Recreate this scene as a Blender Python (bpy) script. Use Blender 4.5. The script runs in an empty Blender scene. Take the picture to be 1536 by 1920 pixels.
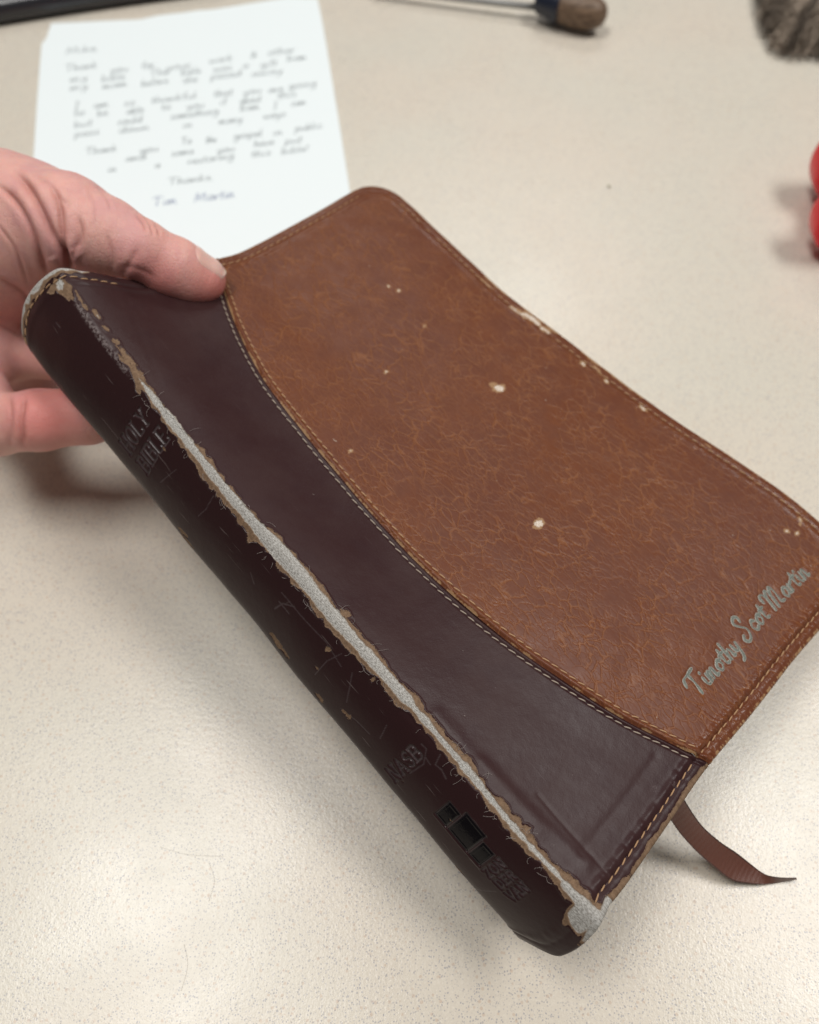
import bpy, math, random
import numpy as np
from mathutils import Vector
random.seed(7); rng = np.random.default_rng(7)

# ------------------------------------------------------------------ camera, light, exposure
sc = bpy.context.scene
COL = sc.collection
FPX, H, PITCH = 1575.0, 0.29, math.radians(58)
CP, SP = math.cos(PITCH), math.sin(PITCH)
cam_d = bpy.data.cameras.new("camera"); cam = bpy.data.objects.new("camera", cam_d); COL.objects.link(cam)
cam.location = (0, 0, H); cam.rotation_euler = (math.radians(90) - PITCH, 0, 0)
cam_d.sensor_fit = 'HORIZONTAL'; cam_d.sensor_width = 36; cam_d.lens = FPX / 1536 * 36
cam_d.clip_start = .01; cam_d.clip_end = 50
cam_d.dof.use_dof = True; cam_d.dof.focus_distance = .240; cam_d.dof.aperture_fstop = cam_d.lens * 1e-3 / .0033
sc.camera = cam
w = bpy.data.worlds.new("World"); sc.world = w; w.use_nodes = True
w.node_tree.nodes['Background'].inputs[0].default_value = (1, .97, .93, 1)
w.node_tree.nodes['Background'].inputs[1].default_value = .08
sc.view_settings.view_transform = 'Standard'; sc.view_settings.look = 'None'
sc.view_settings.exposure = .11; sc.view_settings.gamma = 1
def lamp(name, loc, size, power, col):
    d = bpy.data.lights.new(name, 'AREA'); d.shape = 'RECTANGLE'; d.size, d.size_y = size
    d.energy = power; d.color = col
    o = bpy.data.objects.new(name, d); COL.objects.link(o); o.location = loc
    return o
WARM = (1, .98, .95)
lamp('ceiling_panel_light', (-.60, .24, 2.0), (.5, .9), 23, WARM)
lamp('ceiling_panel_light', (1.12, .30, 2.0), (.5, .9), 30, WARM)
lamp('ceiling_panel_light', (.2, 2.3, 2.0), (1.1, .55), 15, WARM)

# ------------------------------------------------------------------ helpers
def P(px, py, d):
    x = (px - 768) / FPX; y = -(py - 960) / FPX
    return np.array([x * d, (CP + y * SP) * d, H + (-SP + y * CP) * d])
def G(px, py, z=0.0):
    y = -(py - 960) / FPX
    return P(px, py, (H - z) / (SP - y * CP))
def PV(px, py, d):
    px, py, d = map(np.asarray, (px, py, d))
    x = (px - 768) / FPX; y = -(py - 960) / FPX
    return np.stack([x * d, (CP + y * SP) * d, H + (-SP + y * CP) * d], -1)
def proj(p):
    p = np.asarray(p); X = p[..., 0]; Y = p[..., 1]; Z = p[..., 2] - H
    d = Y * CP - Z * SP; u = Y * SP + Z * CP
    return 768 + FPX * X / d, 960 - FPX * u / d, d
def nrm(v): return v / (np.linalg.norm(v, axis=-1, keepdims=True) + 1e-12)
def mesh_np(name, verts, faces, mat=None, parent=None, smooth=True):
    me = bpy.data.meshes.new(name)
    verts = np.asarray(verts, np.float32); faces = np.asarray(faces, np.int32); k = faces.shape[1]
    me.vertices.add(len(verts)); me.vertices.foreach_set('co', verts.ravel())
    me.loops.add(faces.size); me.loops.foreach_set('vertex_index', faces.ravel())
    me.polygons.add(len(faces)); me.polygons.foreach_set('loop_start', np.arange(0, faces.size, k, dtype=np.int32))
    me.polygons.foreach_set('loop_total', np.full(len(faces), k, np.int32))
    me.polygons.foreach_set('use_smooth', np.full(len(faces), smooth, bool))
    me.update(calc_edges=True); me.validate()
    o = bpy.data.objects.new(name, me); COL.objects.link(o)
    if mat: me.materials.append(mat)
    if parent: o.parent = parent
    return o
def grid_faces(nr, nc, flip=False):
    i = np.arange(nr - 1)[:, None] * nc + np.arange(nc - 1)[None, :]
    f = np.stack([i, i + 1, i + nc + 1, i + nc], -1).reshape(-1, 4)
    return f[:, ::-1] if flip else f
def attr(o, name, val):
    a = o.data.attributes.new(name, 'FLOAT', 'POINT'); a.data.foreach_set('value', np.asarray(val, np.float32).ravel())
def attrv(o, name, val):
    a = o.data.attributes.new(name, 'FLOAT_VECTOR', 'POINT'); a.data.foreach_set('vector', np.asarray(val, np.float32).ravel())
def tag(o, label=None, cat=None, group=None, kind=None):
    if label: o['label'] = label
    if cat: o['category'] = cat
    if group: o['group'] = group
    if kind: o['kind'] = kind
    return o
def empty(name, loc, label, cat):
    o = bpy.data.objects.new(name, None); COL.objects.link(o); o.location = Vector([float(c) for c in loc])
    o.empty_display_size = .02
    return tag(o, label, cat)
def adopt(o, root):
    o.parent = root
    o.location = o.location - root.location
    return o
def catmull(pts, n=8):
    p = np.asarray(pts, float)
    if len(p) < 3: 
        t = np.linspace(0, 1, n + 1)[:, None]; return p[0] * (1 - t) + p[-1] * t
    q = np.vstack([2 * p[0] - p[1], p, 2 * p[-1] - p[-2]]); out = []
    for i in range(1, len(q) - 2):
        t = np.linspace(0, 1, n, endpoint=False)[:, None]
        a, b, c, d = q[i - 1], q[i], q[i + 1], q[i + 2]
        out.append(.5 * (2 * b + (c - a) * t + (2 * a - 5 * b + 4 * c - d) * t ** 2 + (3 * b - a - 3 * c + d) * t ** 3))
    return np.vstack(out + [q[-2][None]])
def arclen(p): return np.concatenate([[0], np.cumsum(np.linalg.norm(np.diff(p, axis=0), axis=1))])
def resample(p, n):
    s = arclen(p); t = np.linspace(0, s[-1], n)
    return np.stack([np.interp(t, s, p[:, k]) for k in range(p.shape[1])], -1)
def gsmooth(a, sig, axis=0):
    r = max(1, int(3 * sig)); k = np.exp(-.5 * (np.arange(-r, r + 1) / sig) ** 2); k /= k.sum()
    pad = [(0, 0)] * a.ndim; pad[axis] = (r, r); b = np.pad(a, pad, mode='reflect', reflect_type='odd')
    out = 0
    for j in range(2 * r + 1):
        sl = [slice(None)] * a.ndim; sl[axis] = slice(j, j + a.shape[axis]); out = out + k[j] * b[tuple(sl)]
    return out
def sstep(a, b, x): t = np.clip((x - a) / (b - a), 0, 1); return t * t * (3 - 2 * t)
def vnoise(x, seed=0):       # smooth 1-D value noise
    r = np.random.default_rng(seed).uniform(-1, 1, 4096); i = np.floor(x).astype(int); f = x - i; f = f * f * (3 - 2 * f)
    return r[i % 4096] * (1 - f) + r[(i + 1) % 4096] * f

# ---- node helpers
class NT:
    def __init__(s, name, rough=.5, spec=.5):
        s.m = bpy.data.materials.new(name); s.m.use_nodes = True; s.t = s.m.node_tree
        s.b = s.t.nodes['Principled BSDF']; s.b.inputs['Roughness'].default_value = rough
        s.b.inputs['Specular IOR Level'].default_value = spec
    def n(s, typ, ins=None, **kw):
        x = s.t.nodes.new(typ)
        for k, v in kw.items(): setattr(x, k, v)
        for k, v in (ins or {}).items(): s.put(x.inputs[k], v)
        return x
    def put(s, sock, v):
        if isinstance(v, bpy.types.NodeSocket): s.t.links.new(v, sock)
        elif isinstance(v, bpy.types.Node): s.t.links.new(v.outputs[0], sock)
        else: sock.default_value = v
    def math(s, op, a, b=0.0, c=None, clamp=False):
        ins = {0: a, 1: b}
        if c is not None: ins[2] = c
        return s.n('ShaderNodeMath', ins, operation=op, use_clamp=clamp).outputs[0]
    def attr(s, name, out='Fac'): return s.n('ShaderNodeAttribute', attribute_name=name).outputs[out]
    def noise(s, vec, scale, detail=3, rough=.5, out=0, dist=0.0):
        return s.n('ShaderNodeTexNoise', {'Vector': vec, 'Scale': scale, 'Detail': detail, 'Roughness': rough, 'Distortion': dist}).outputs[out]
    def vor(s, vec, scale, feature='DISTANCE_TO_EDGE', out='Distance', rand=1.0):
        return s.n('ShaderNodeTexVoronoi', {'Vector': vec, 'Scale': scale, 'Randomness': rand}, feature=feature).outputs[out]
    def mix(s, fac, a, b, blend='MIX'):
        x = s.t.nodes.new('ShaderNodeMix'); x.data_type = 'RGBA'; x.blend_type = blend
        s.put(x.inputs[0], fac); s.put(x.inputs[6], a if not isinstance(a, tuple) else (*a, 1)); s.put(x.inputs[7], b if not isinstance(b, tuple) else (*b, 1))
        return x.outputs[2]
    def mixf(s, fac, a, b):
        x = s.t.nodes.new('ShaderNodeMix'); x.data_type = 'FLOAT'
        s.put(x.inputs[0], fac); s.put(x.inputs[2], a); s.put(x.inputs[3], b); return x.outputs[0]
    def map(s, v, a, b, c=0.0, d=1.0, smooth=True):
        return s.n('ShaderNodeMapRange', {'Value': v, 'From Min': a, 'From Max': b, 'To Min': c, 'To Max': d},
                   interpolation_type='SMOOTHSTEP' if smooth else 'LINEAR').outputs[0]
    def vscale(s, vec, sx, sy, sz=1):
        return s.n('ShaderNodeVectorMath', {0: vec, 1: (sx, sy, sz)}, operation='MULTIPLY').outputs[0]
    def vadd(s, a, b, scale=1.0):
        m = s.n('ShaderNodeVectorMath', {0: b, 'Scale': scale}, operation='SCALE').outputs[0]
        return s.n('ShaderNodeVectorMath', {0: a, 1: m}, operation='ADD').outputs[0]
    def bump(s, h, strength=.3, dist=.0003, nrm_=None):
        ins = {'Height': h, 'Strength': strength, 'Distance': dist}
        if nrm_ is not None: ins['Normal'] = nrm_
        return s.n('ShaderNodeBump', ins).outputs[0]
    def pos(s): return s.n('ShaderNodeTexCoord').outputs['Object']
    def base(s, c): s.put(s.b.inputs['Base Color'], c if not isinstance(c, tuple) else (*c, 1))
    def rough(s, v): s.put(s.b.inputs['Roughness'], v)
    def normal(s, v): s.put(s.b.inputs['Normal'], v)

# ------------------------------------------------------------------ desk
def desk_material():
    n = NT('speckled_laminate', .42, .5); p = n.pos()
    w1 = n.noise(p, 9, 2); w2 = n.noise(p, 900, 2, .6); w3 = n.noise(p, 520, 3, .65)
    c = n.mix(n.map(w1, .35, .65), (.63, .565, .475), (.61, .57, .485))
    c = n.mix(n.math('MULTIPLY', n.map(w2, .45, .7), .35), c, (.72, .66, .56))
    # blue grey flecks of irregular size
    pd = n.vadd(p, n.noise(p, 1500, 1, out=1), .0006)
    v1 = n.vor(pd, 1250, 'F1'); sel = n.n('ShaderNodeTexVoronoi', {'Vector': pd, 'Scale': 1250.0}, feature='F1').outputs['Color']
    sp = n.n('ShaderNodeSeparateColor', {0: sel})
    f = n.math('MULTIPLY', n.map(v1, .42, .22, 0, 1), n.map(sp.outputs[0], .28, .42, 0, 1))
    f = n.math('MULTIPLY', f, n.map(n.noise(p, 160, 2), .3, .6, .45, 1))
    c = n.mix(n.math('MULTIPLY', f, .66), c, (.245, .245, .285))
    v3 = n.vor(n.vadd(p, (.7, .2, 0)), 1500, 'F1'); c = n.mix(n.math('MULTIPLY', n.map(v3, .30, .12), n.math('MULTIPLY', n.map(n.noise(p, 260, 2), .42, .62), .5)), c, (.30, .30, .33))
    v2 = n.vor(n.vadd(p, (0.31, .17, 0)), 620, 'F1'); s2 = n.n('ShaderNodeSeparateColor', {0: n.n('ShaderNodeTexVoronoi', {'Vector': n.vadd(p, (0.31, .17, 0)), 'Scale': 620.0}, feature='F1').outputs['Color']})
    g = n.math('MULTIPLY', n.map(v2, .4, .2, 0, 1), n.map(s2.outputs[1], .72, .78, 0, 1))
    c = n.mix(n.math('MULTIPLY', g, .5), c, (.50, .36, .26))
    # faint stains
    st = n.map(n.noise(p, 46, 2), .735, .80); c = n.mix(n.math('MULTIPLY', st, .4), c, (.36, .28, .19))
    n.base(c)
    hgt = n.math('ADD', n.noise(p, 700, 2, .6), n.math('MULTIPLY', n.noise(p, 1700, 1), .5))
    n.rough(n.map(n.noise(p, 25, 3), .3, .7, .26, .34)); n.normal(n.bump(hgt, .34, .00020))
    return n.m
def build_desk():
    M = desk_material(); x0, x1, y0, y1 = -.75, .95, -.35, 1.05
    v = [(x0, y0, 0), (x1, y0, 0), (x1, y1, 0), (x0, y1, 0), (x0, y0, -.03), (x1, y0, -.03), (x1, y1, -.03), (x0, y1, -.03)]
    f = [(0, 1, 2, 3), (7, 6, 5, 4), (0, 4, 5, 1), (1, 5, 6, 2), (2, 6, 7, 3), (3, 7, 4, 0)]
    tag(mesh_np('desk_top', v, f, M, smooth=False), kind='structure')
build_desk()

# ------------------------------------------------------------------ book: the surface measured from the photograph
HR, TR = (118, 512, .275), (1112, 1716, .218)
def invdepth_line(a, b, pts, sag=0.0, sagf=None):
    """3-D points for pixels along the chord a-b; 1/depth runs linearly along a straight edge"""
    pts = np.asarray(pts, float); A = np.array(a[:2]); B = np.array(b[:2])
    t = ((pts - A) @ (B - A)) / ((B - A) @ (B - A))
    d = 1 / ((1 - t) / a[2] + t / b[2]); d = d + (sagf(t) if sagf else sag * np.sin(np.pi * np.clip(t, 0, 1)))
    return PV(pts[:, 0], pts[:, 1], d)
_HR, _TR = P(*HR), P(*TR); AX = nrm(_TR - _HR); LEN = np.linalg.norm(_TR - _HR)
def perp_depth(px, py, base):        # depth at which the ray meets the plane square to the spine
    r = P(px, py, 1) - np.array([0, 0, H]); o = np.array([0, 0, H]); return ((base - o) @ AX) / (r @ AX)
dHF = perp_depth(713, 334, _HR); dTF = perp_depth(1631, 1065, _TR)
dHF, dTF = .362, .296
HF, TF = (713, 334, dHF), (1631, 1065, dTF)

RIDGE = [(118, 512), (156, 574), (202, 636), (259, 706), (287, 742), (344, 812), (406, 890), (432, 921), (498, 996), (563, 1070), (615, 1137), (677, 1210),
         (735, 1276), (791, 1343), (833, 1394), (895, 1468), (947, 1532), (1000, 1593), (1058, 1655), (1112, 1716)]
HEADE = [(118, 512), (150, 507), (205, 519), (260, 530), (320, 522), (372, 502), (393, 490), (448, 475), (522, 437), (597, 398), (658, 364), (713, 334)]
TAILE = [(1112, 1716), (1128, 1706), (1167, 1660), (1195, 1619), (1244, 1549), (1279, 1497), (1321, 1437), (1415, 1324), (1484, 1235), (1536, 1175), (1580, 1124), (1631, 1065)]
FORE = [(713, 334), (740, 360), (800, 415), (861, 472), (944, 548), (1032, 616), (1106, 672), (1199, 742), (1300, 812), (1410, 884), (1476, 930), (1545, 988), (1631, 1065)]
LEFT = [(10, 570), (31, 605), (40, 636), (78, 686), (125, 746), (169, 796), (216, 852), (266, 914), (312, 968), (400, 1080), (442, 1125), (501, 1193), (582, 1300), (660, 1398),
        (702, 1443), (759, 1508), (843, 1612), (908, 1684), (962, 1748), (1012, 1806)]
NV, NU = 901, 201
def curve(a, b, pts, n, sig=6, sagf=None):
    p = resample(catmull(invdepth_line(a, b, pts, 0, sagf), 10), n)
    q = gsmooth(p, sig); q[0], q[-1] = p[0], p[-1]; return q
C_R = curve(HR, TR, RIDGE, NV, 10)
C_F = curve(HF, TF, FORE, NV, 10, lambda t: -.004 * np.sin(np.pi * np.clip(t, 0, 1)))
C_H = curve(HR, HF, HEADE, NU, 4, lambda t: .007 * np.sin(np.pi * np.clip(t, 0, 1)) ** 2)
C_T = curve(TR, TF, TAILE, NU, 4, lambda t: .002 * np.sin(np.pi * np.clip(t, 0, 1)))
# Coons patch of the front cover, row 0 = head, column 0 = ridge
vv = np.linspace(0, 1, NV)[:, None, None]; uu = np.linspace(0, 1, NU)[None, :, None]
S = ((1 - uu) * C_R[:, None] + uu * C_F[:, None]) + ((1 - vv) * C_H[None] + vv * C_T[None]) \
    - ((1 - uu) * (1 - vv) * C_R[0] + uu * (1 - vv) * C_F[0] + (1 - uu) * vv * C_R[-1] + uu * vv * C_F[-1])
Uu = np.linspace(0, 1, NU); Vv = np.linspace(0, 1, NV)
# gentle waves of soft leather
_n = nrm(np.cross(np.gradient(S, axis=1), np.gradient(S, axis=0)))
if _n[450, 100, 2] < 0: _n = -_n
_wav = (.0009 * np.sin(uu[..., 0] * 7.5 + 2.2 * vv[..., 0] + .4) * np.sin(np.pi * uu[..., 0]) * np.sin(vv[..., 0] * 5.2 + 1) + .0022 * np.sin(np.pi * uu[..., 0]) * np.sin(np.pi * vv[..., 0]))
S = S + _n * _wav[..., None]
def bil(u, v):               # sample the patch
    x = np.clip(np.asarray(u, float), 0, 1) * (NU - 1); y = np.clip(np.asarray(v, float), 0, 1) * (NV - 1)
    i = np.minimum(x.astype(int), NU - 2); j = np.minimum(y.astype(int), NV - 2); a = (x - i)[..., None]; b = (y - j)[..., None]
    return (1 - a) * (1 - b) * S[j, i] + a * (1 - b) * S[j, i + 1] + (1 - a) * b * S[j + 1, i] + a * b * S[j + 1, i + 1]
_qx, _qy, _ = proj(S[::4, ::2])
def inv(px, py):             # pixel -> (u, v) on the front cover
    k = np.argmin((_qx - px) ** 2 + (_qy - py) ** 2); j, i = np.unravel_index(k, _qx.shape)
    u, v = i * 2 / (NU - 1), j * 4 / (NV - 1)
    for _ in range(6):
        e = 1e-3; p0 = np.array(proj(bil(u, v))[:2]); pu = np.array(proj(bil(u + e if u < .99 else u - e, v))[:2]); pv = np.array(proj(bil(u, v + e if v < .99 else v - e))[:2])
        J = np.stack([(pu - p0) / (e if u < .99 else -e), (pv - p0) / (e if v < .99 else -e)], 1)
        try: d = np.linalg.solve(J, np.array([px, py]) - p0)
        except Exception: break
        u = float(np.clip(u + np.clip(d[0], -.05, .05), 0, 1)); v = float(np.clip(v + np.clip(d[1], -.05, .05), 0, 1))
    return u, v
SEAM = [(402, 486), (411, 520), (424, 554), (436, 593), (459, 645), (492, 706), (529, 757), (578, 818), (629, 880), (688, 951), (742, 1011), (801, 1070), (856, 1122),
        (916, 1173), (980, 1222), (1047, 1268), (1100, 1304), (1174, 1350), (1244, 1385), (1290, 1409), (1328, 1428)]
_s = np.array([inv(*p) for p in SEAM]); _s[0, 1] = 0; _s[-1, 1] = 1
_s = _s[np.argsort(_s[:, 1])]
useam = gsmooth(np.interp(Vv, _s[:, 1], _s[:, 0]), 14)
# arc length across every row, in metres
ROWL = np.concatenate([np.zeros((NV, 1)), np.cumsum(np.linalg.norm(np.diff(S, axis=1), axis=2), axis=1)], 1)
def ulen(u, v):
    x = np.clip(u, 0, 1) * (NU - 1); y = np.clip(v, 0, 1) * (NV - 1); i = np.minimum(x.astype(int), NU - 2); j = np.clip(np.round(y).astype(int), 0, NV - 1)
    return ROWL[j, i] * (1 - (x - i)) + ROWL[j, i + 1] * (x - i)

# ---- spine: from the ridge down to the lower edge, 30 mm wide
THICK = .030
Lpx = resample(catmull(np.array(LEFT, float), 8), NV)
AXr = nrm(gsmooth(np.gradient(C_R, axis=0), 30))
rays = PV(Lpx[:, 0], Lpx[:, 1], np.ones(NV)) - np.array([0, 0, H]); O = np.array([0, 0, H])
# pair each ridge row with the silhouette point in the plane square to the spine
C_E = np.zeros((NV, 3))
bx, by, bd = proj(C_R)
dtar = np.linspace(.0135, .0190, NV)
for j in range(NV):
    d = ((C_R[j] - O) @ AXr[j]) / (rays @ AXr[j]); k = np.argmin(np.abs(np.where((d > .15) & (d < .6), d, 9) - (bd[j] + dtar[j])))
    C_E[j] = O + rays[k] * d[k]
_rel = C_E - C_R; _vt = np.linspace(-1, 1, NV); _rel = np.stack([np.polyval(np.polyfit(_vt, gsmooth(_rel, 25)[:, k], 5), _vt) for k in range(3)], -1)
C_E = C_R + _rel

# ------------------------------------------------------------------ stroke letters (x, y in cap heights)
def arc(cx, cy, rx, ry, a0, a1, n=10):
    t = np.radians(np.linspace(a0, a1, n)); return [(cx + rx * math.cos(q), cy + ry * math.sin(q)) for q in t]
SERIF = {
 'H': (.72, [[(.1, 0), (.1, 1)], [(.62, 0), (.62, 1)], [(.1, .5), (.62, .5)], [(.0, 0), (.2, 0)], [(0, 1), (.2, 1)], [(.52, 0), (.72, 0)], [(.52, 1), (.72, 1)]]),
 'O': (.72, [arc(.36, .5, .3, .5, 0, 360, 24)]),
 'L': (.58, [[(.1, 1), (.1, 0), (.55, 0), (.55, .2)], [(0, 1), (.2, 1)]]),
 'Y': (.68, [[(.05, 1), (.34, .5), (.34, 0)], [(.63, 1), (.34, .5)], [(.24, 0), (.44, 0)], [(0, 1), (.14, 1)], [(.54, 1), (.68, 1)]]),
 'B': (.6, [[(.1, 0), (.1, 1)], [(0, 1), (.3, 1)] + arc(.3, .76, .2, .24, 90, -90) + [(.1, .52)], [(.3, .52)] + arc(.32, .26, .25, .26, 90, -90) + [(0, 0)]]),
 'I': (.28, [[(.14, 0), (.14, 1)], [(.04, 0), (.24, 0)], [(.04, 1), (.24, 1)]]),
 'E': (.56, [[(.1, 0), (.1, 1)], [(0, 1), (.5, 1), (.5, .85)], [(.1, .5), (.4, .5)], [(0, 0), (.54, 0), (.54, .18)]]),
 'N': (.7, [[(.1, 0), (.1, 1), (.6, 0), (.6, 1)], [(0, 0), (.2, 0)], [(.5, 1), (.7, 1)]]),
 'A': (.7, [[(.08, 0), (.35, 1), (.62, 0)], [(.18, .35), (.52, .35)], [(0, 0), (.16, 0)], [(.54, 0), (.7, 0)]]),
 'S': (.52, [arc(.27, .76, .19, .23, 40, 270) + arc(.27, .27, .21, .27, 90, -150)]),
 'Z': (.55, [[(.05, 1), (.5, 1), (.05, 0), (.52, 0)]]), 'D': (.62, [[(.1, 0), (.1, 1)] + arc(.25, .5, .3, .5, 90, -90) + [(.1, 0)]]),
 'R': (.6, [[(.1, 0), (.1, 1)] + arc(.3, .75, .2, .25, 90, -90) + [(.1, .5)], [(.3, .5), (.56, 0)]]),
 'V': (.62, [[(.04, 1), (.31, 0), (.58, 1)]]), ' ': (.4, [])}
# handwriting, y in x-heights
HAND = {
 'a': (.95, [[(.75, .85), (.4, 1), (.08, .5), (.35, 0), (.7, .45), (.78, .95), (.75, .25), (1, .1)]]),
 'b': (.85, [[(.1, 1.9), (.1, .1), (.4, 0), (.75, .45), (.45, .9), (.12, .55)]]),
 'c': (.75, [[(.7, .8), (.4, 1), (.08, .5), (.35, 0), (.75, .2)]]),
 'd': (.95, [[(.75, .8), (.4, 1), (.08, .5), (.35, 0), (.72, .4), (.8, 1.9), (.78, .3), (1, .1)]]),
 'e': (.75, [[(.08, .45), (.6, .6), (.4, 1), (.08, .5), (.35, 0), (.75, .2)]]),
 'f': (.6, [[(.65, 1.7), (.4, 1.9), (.25, 1.2), (.25, -.1)], [(0, .95), (.55, 1)]]),
 'g': (.9, [[(.75, .85), (.4, 1), (.08, .5), (.35, .1), (.72, .5), (.78, .9), (.7, -.6), (.35, -.9), (.1, -.6)]]),
 'h': (.85, [[(.12, 1.9), (.1, 0), (.2, .6), (.5, .95), (.68, .6), (.68, .1), (.9, .1)]]),
 'i': (.45, [[(.1, .9), (.15, .2), (.4, .05)], [(.15, 1.35), (.18, 1.42)]]),
 'k': (.8, [[(.12, 1.9), (.1, 0)], [(.65, 1), (.12, .45), (.7, 0)]]),
 'l': (.4, [[(.12, 1.9), (.12, .2), (.4, .05)]]),
 'm': (1.3, [[(.05, .95), (.1, 0), (.2, .7), (.45, .95), (.5, 0), (.62, .75), (.9, .95), (.98, .1), (1.25, .1)]]),
 'n': (.9, [[(.05, .95), (.1, 0), (.25, .75), (.55, .95), (.65, .1), (.9, .1)]]),
 'o': (.85, [[(.45, 1), (.08, .55), (.35, 0), (.75, .45), (.5, 1), (.85, .85)]]),
 'p': (.85, [[(.1, 1), (.08, -.9)], [(.1, .7), (.45, 1), (.75, .5), (.45, 0), (.12, .3)]]),
 'r': (.65, [[(.05, .95), (.12, 0), (.2, .7), (.6, .95)]]),
 's': (.65, [[(.55, .85), (.3, 1), (.15, .75), (.5, .35), (.35, 0), (.05, .15)]]),
 't': (.6, [[(.28, 1.6), (.22, .2), (.55, .05)], [(0, 1.1), (.6, 1.15)]]),
 'u': (.9, [[(.08, .95), (.12, .15), (.4, .02), (.7, .4), (.74, .95), (.72, .2), (.95, .1)]]),
 'v': (.8, [[(.05, .95), (.35, 0), (.75, .95)]]), 'w': (1.1, [[(.05, .95), (.25, 0), (.52, .8), (.75, 0), (1.02, .95)]]),
 'y': (.85, [[(.08, .95), (.2, .25), (.5, .2), (.72, .95), (.5, -.5), (.1, -.9)]]),
 'T': (1.2, [[(.55, 1.95), (.5, 0)], [(-.1, 1.75), (.3, 1.95), (1.15, 1.95)]]), 'I': (.6, [[(.3, 1.9), (.3, 0)], [(.05, 1.9), (.55, 1.9)], [(.05, 0), (.55, 0)]]),
 'M': (1.7, [[(0, 0), (.25, 1.9), (.7, .3), (1.2, 1.9), (1.45, 0)]]), '&': (1, [[(.9, .1), (.2, 1.3), (.5, 1.7), (.6, 1.2), (.1, .4), (.4, 0), (.9, .6)]]),
 ',': (.3, [[(.15, .1), (.05, -.3)]]), '!': (.35, [[(.2, 1.8), (.15, .5)], [(.12, .1), (.12, .0)]]), ' ': (.5, [])}
FANCY = dict(HAND)
FANCY.update({
 'T': (1.35, [[(-.35, 1.35), (-.1, 1.95), (.5, 2.05), (1.35, 2.2)], [(.55, 2.05), (.62, 1.2), (.5, 0)]]),
 'S': (1.55, [[(1.1, 1.75), (1.15, 2.2), (.75, 2.45), (.35, 2.0), (.7, 1.4), (1.15, .8), (.95, .1), (.45, -.15), (.1, .25), (.35, .6)]]),
 'M': (2.1, [[(-.25, 1.3), (-.2, 1.9), (.2, 2.0), (.4, 1.3), (.25, 0)], [(.35, 1.2), (.75, 2.05), (1.0, 1.6), (.85, 0)], [(.95, 1.2), (1.4, 2.05), (1.62, 1.4), (1.5, .3), (1.9, .1)]])})
def layout(text, font, track=.08):
    x = 0; out = []
    for ch in text:
        adv, st = font.get(ch, font[' ']); out += [[(x + a, b) for a, b in q] for q in st]; x += adv + track
    return out, x - track
def seg_sdf(px, py, strokes):
    d = np.full(px.shape, 9.0)
    for q in strokes:
        for (ax, ay), (bx_, by_) in zip(q[:-1], q[1:]):
            vx, vy = bx_ - ax, by_ - ay; L2 = vx * vx + vy * vy + 1e-12
            t = np.clip(((px - ax) * vx + (py - ay) * vy) / L2, 0, 1)
            d = np.minimum(d, np.hypot(px - ax - t * vx, py - ay - t * vy))
    return d

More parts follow.
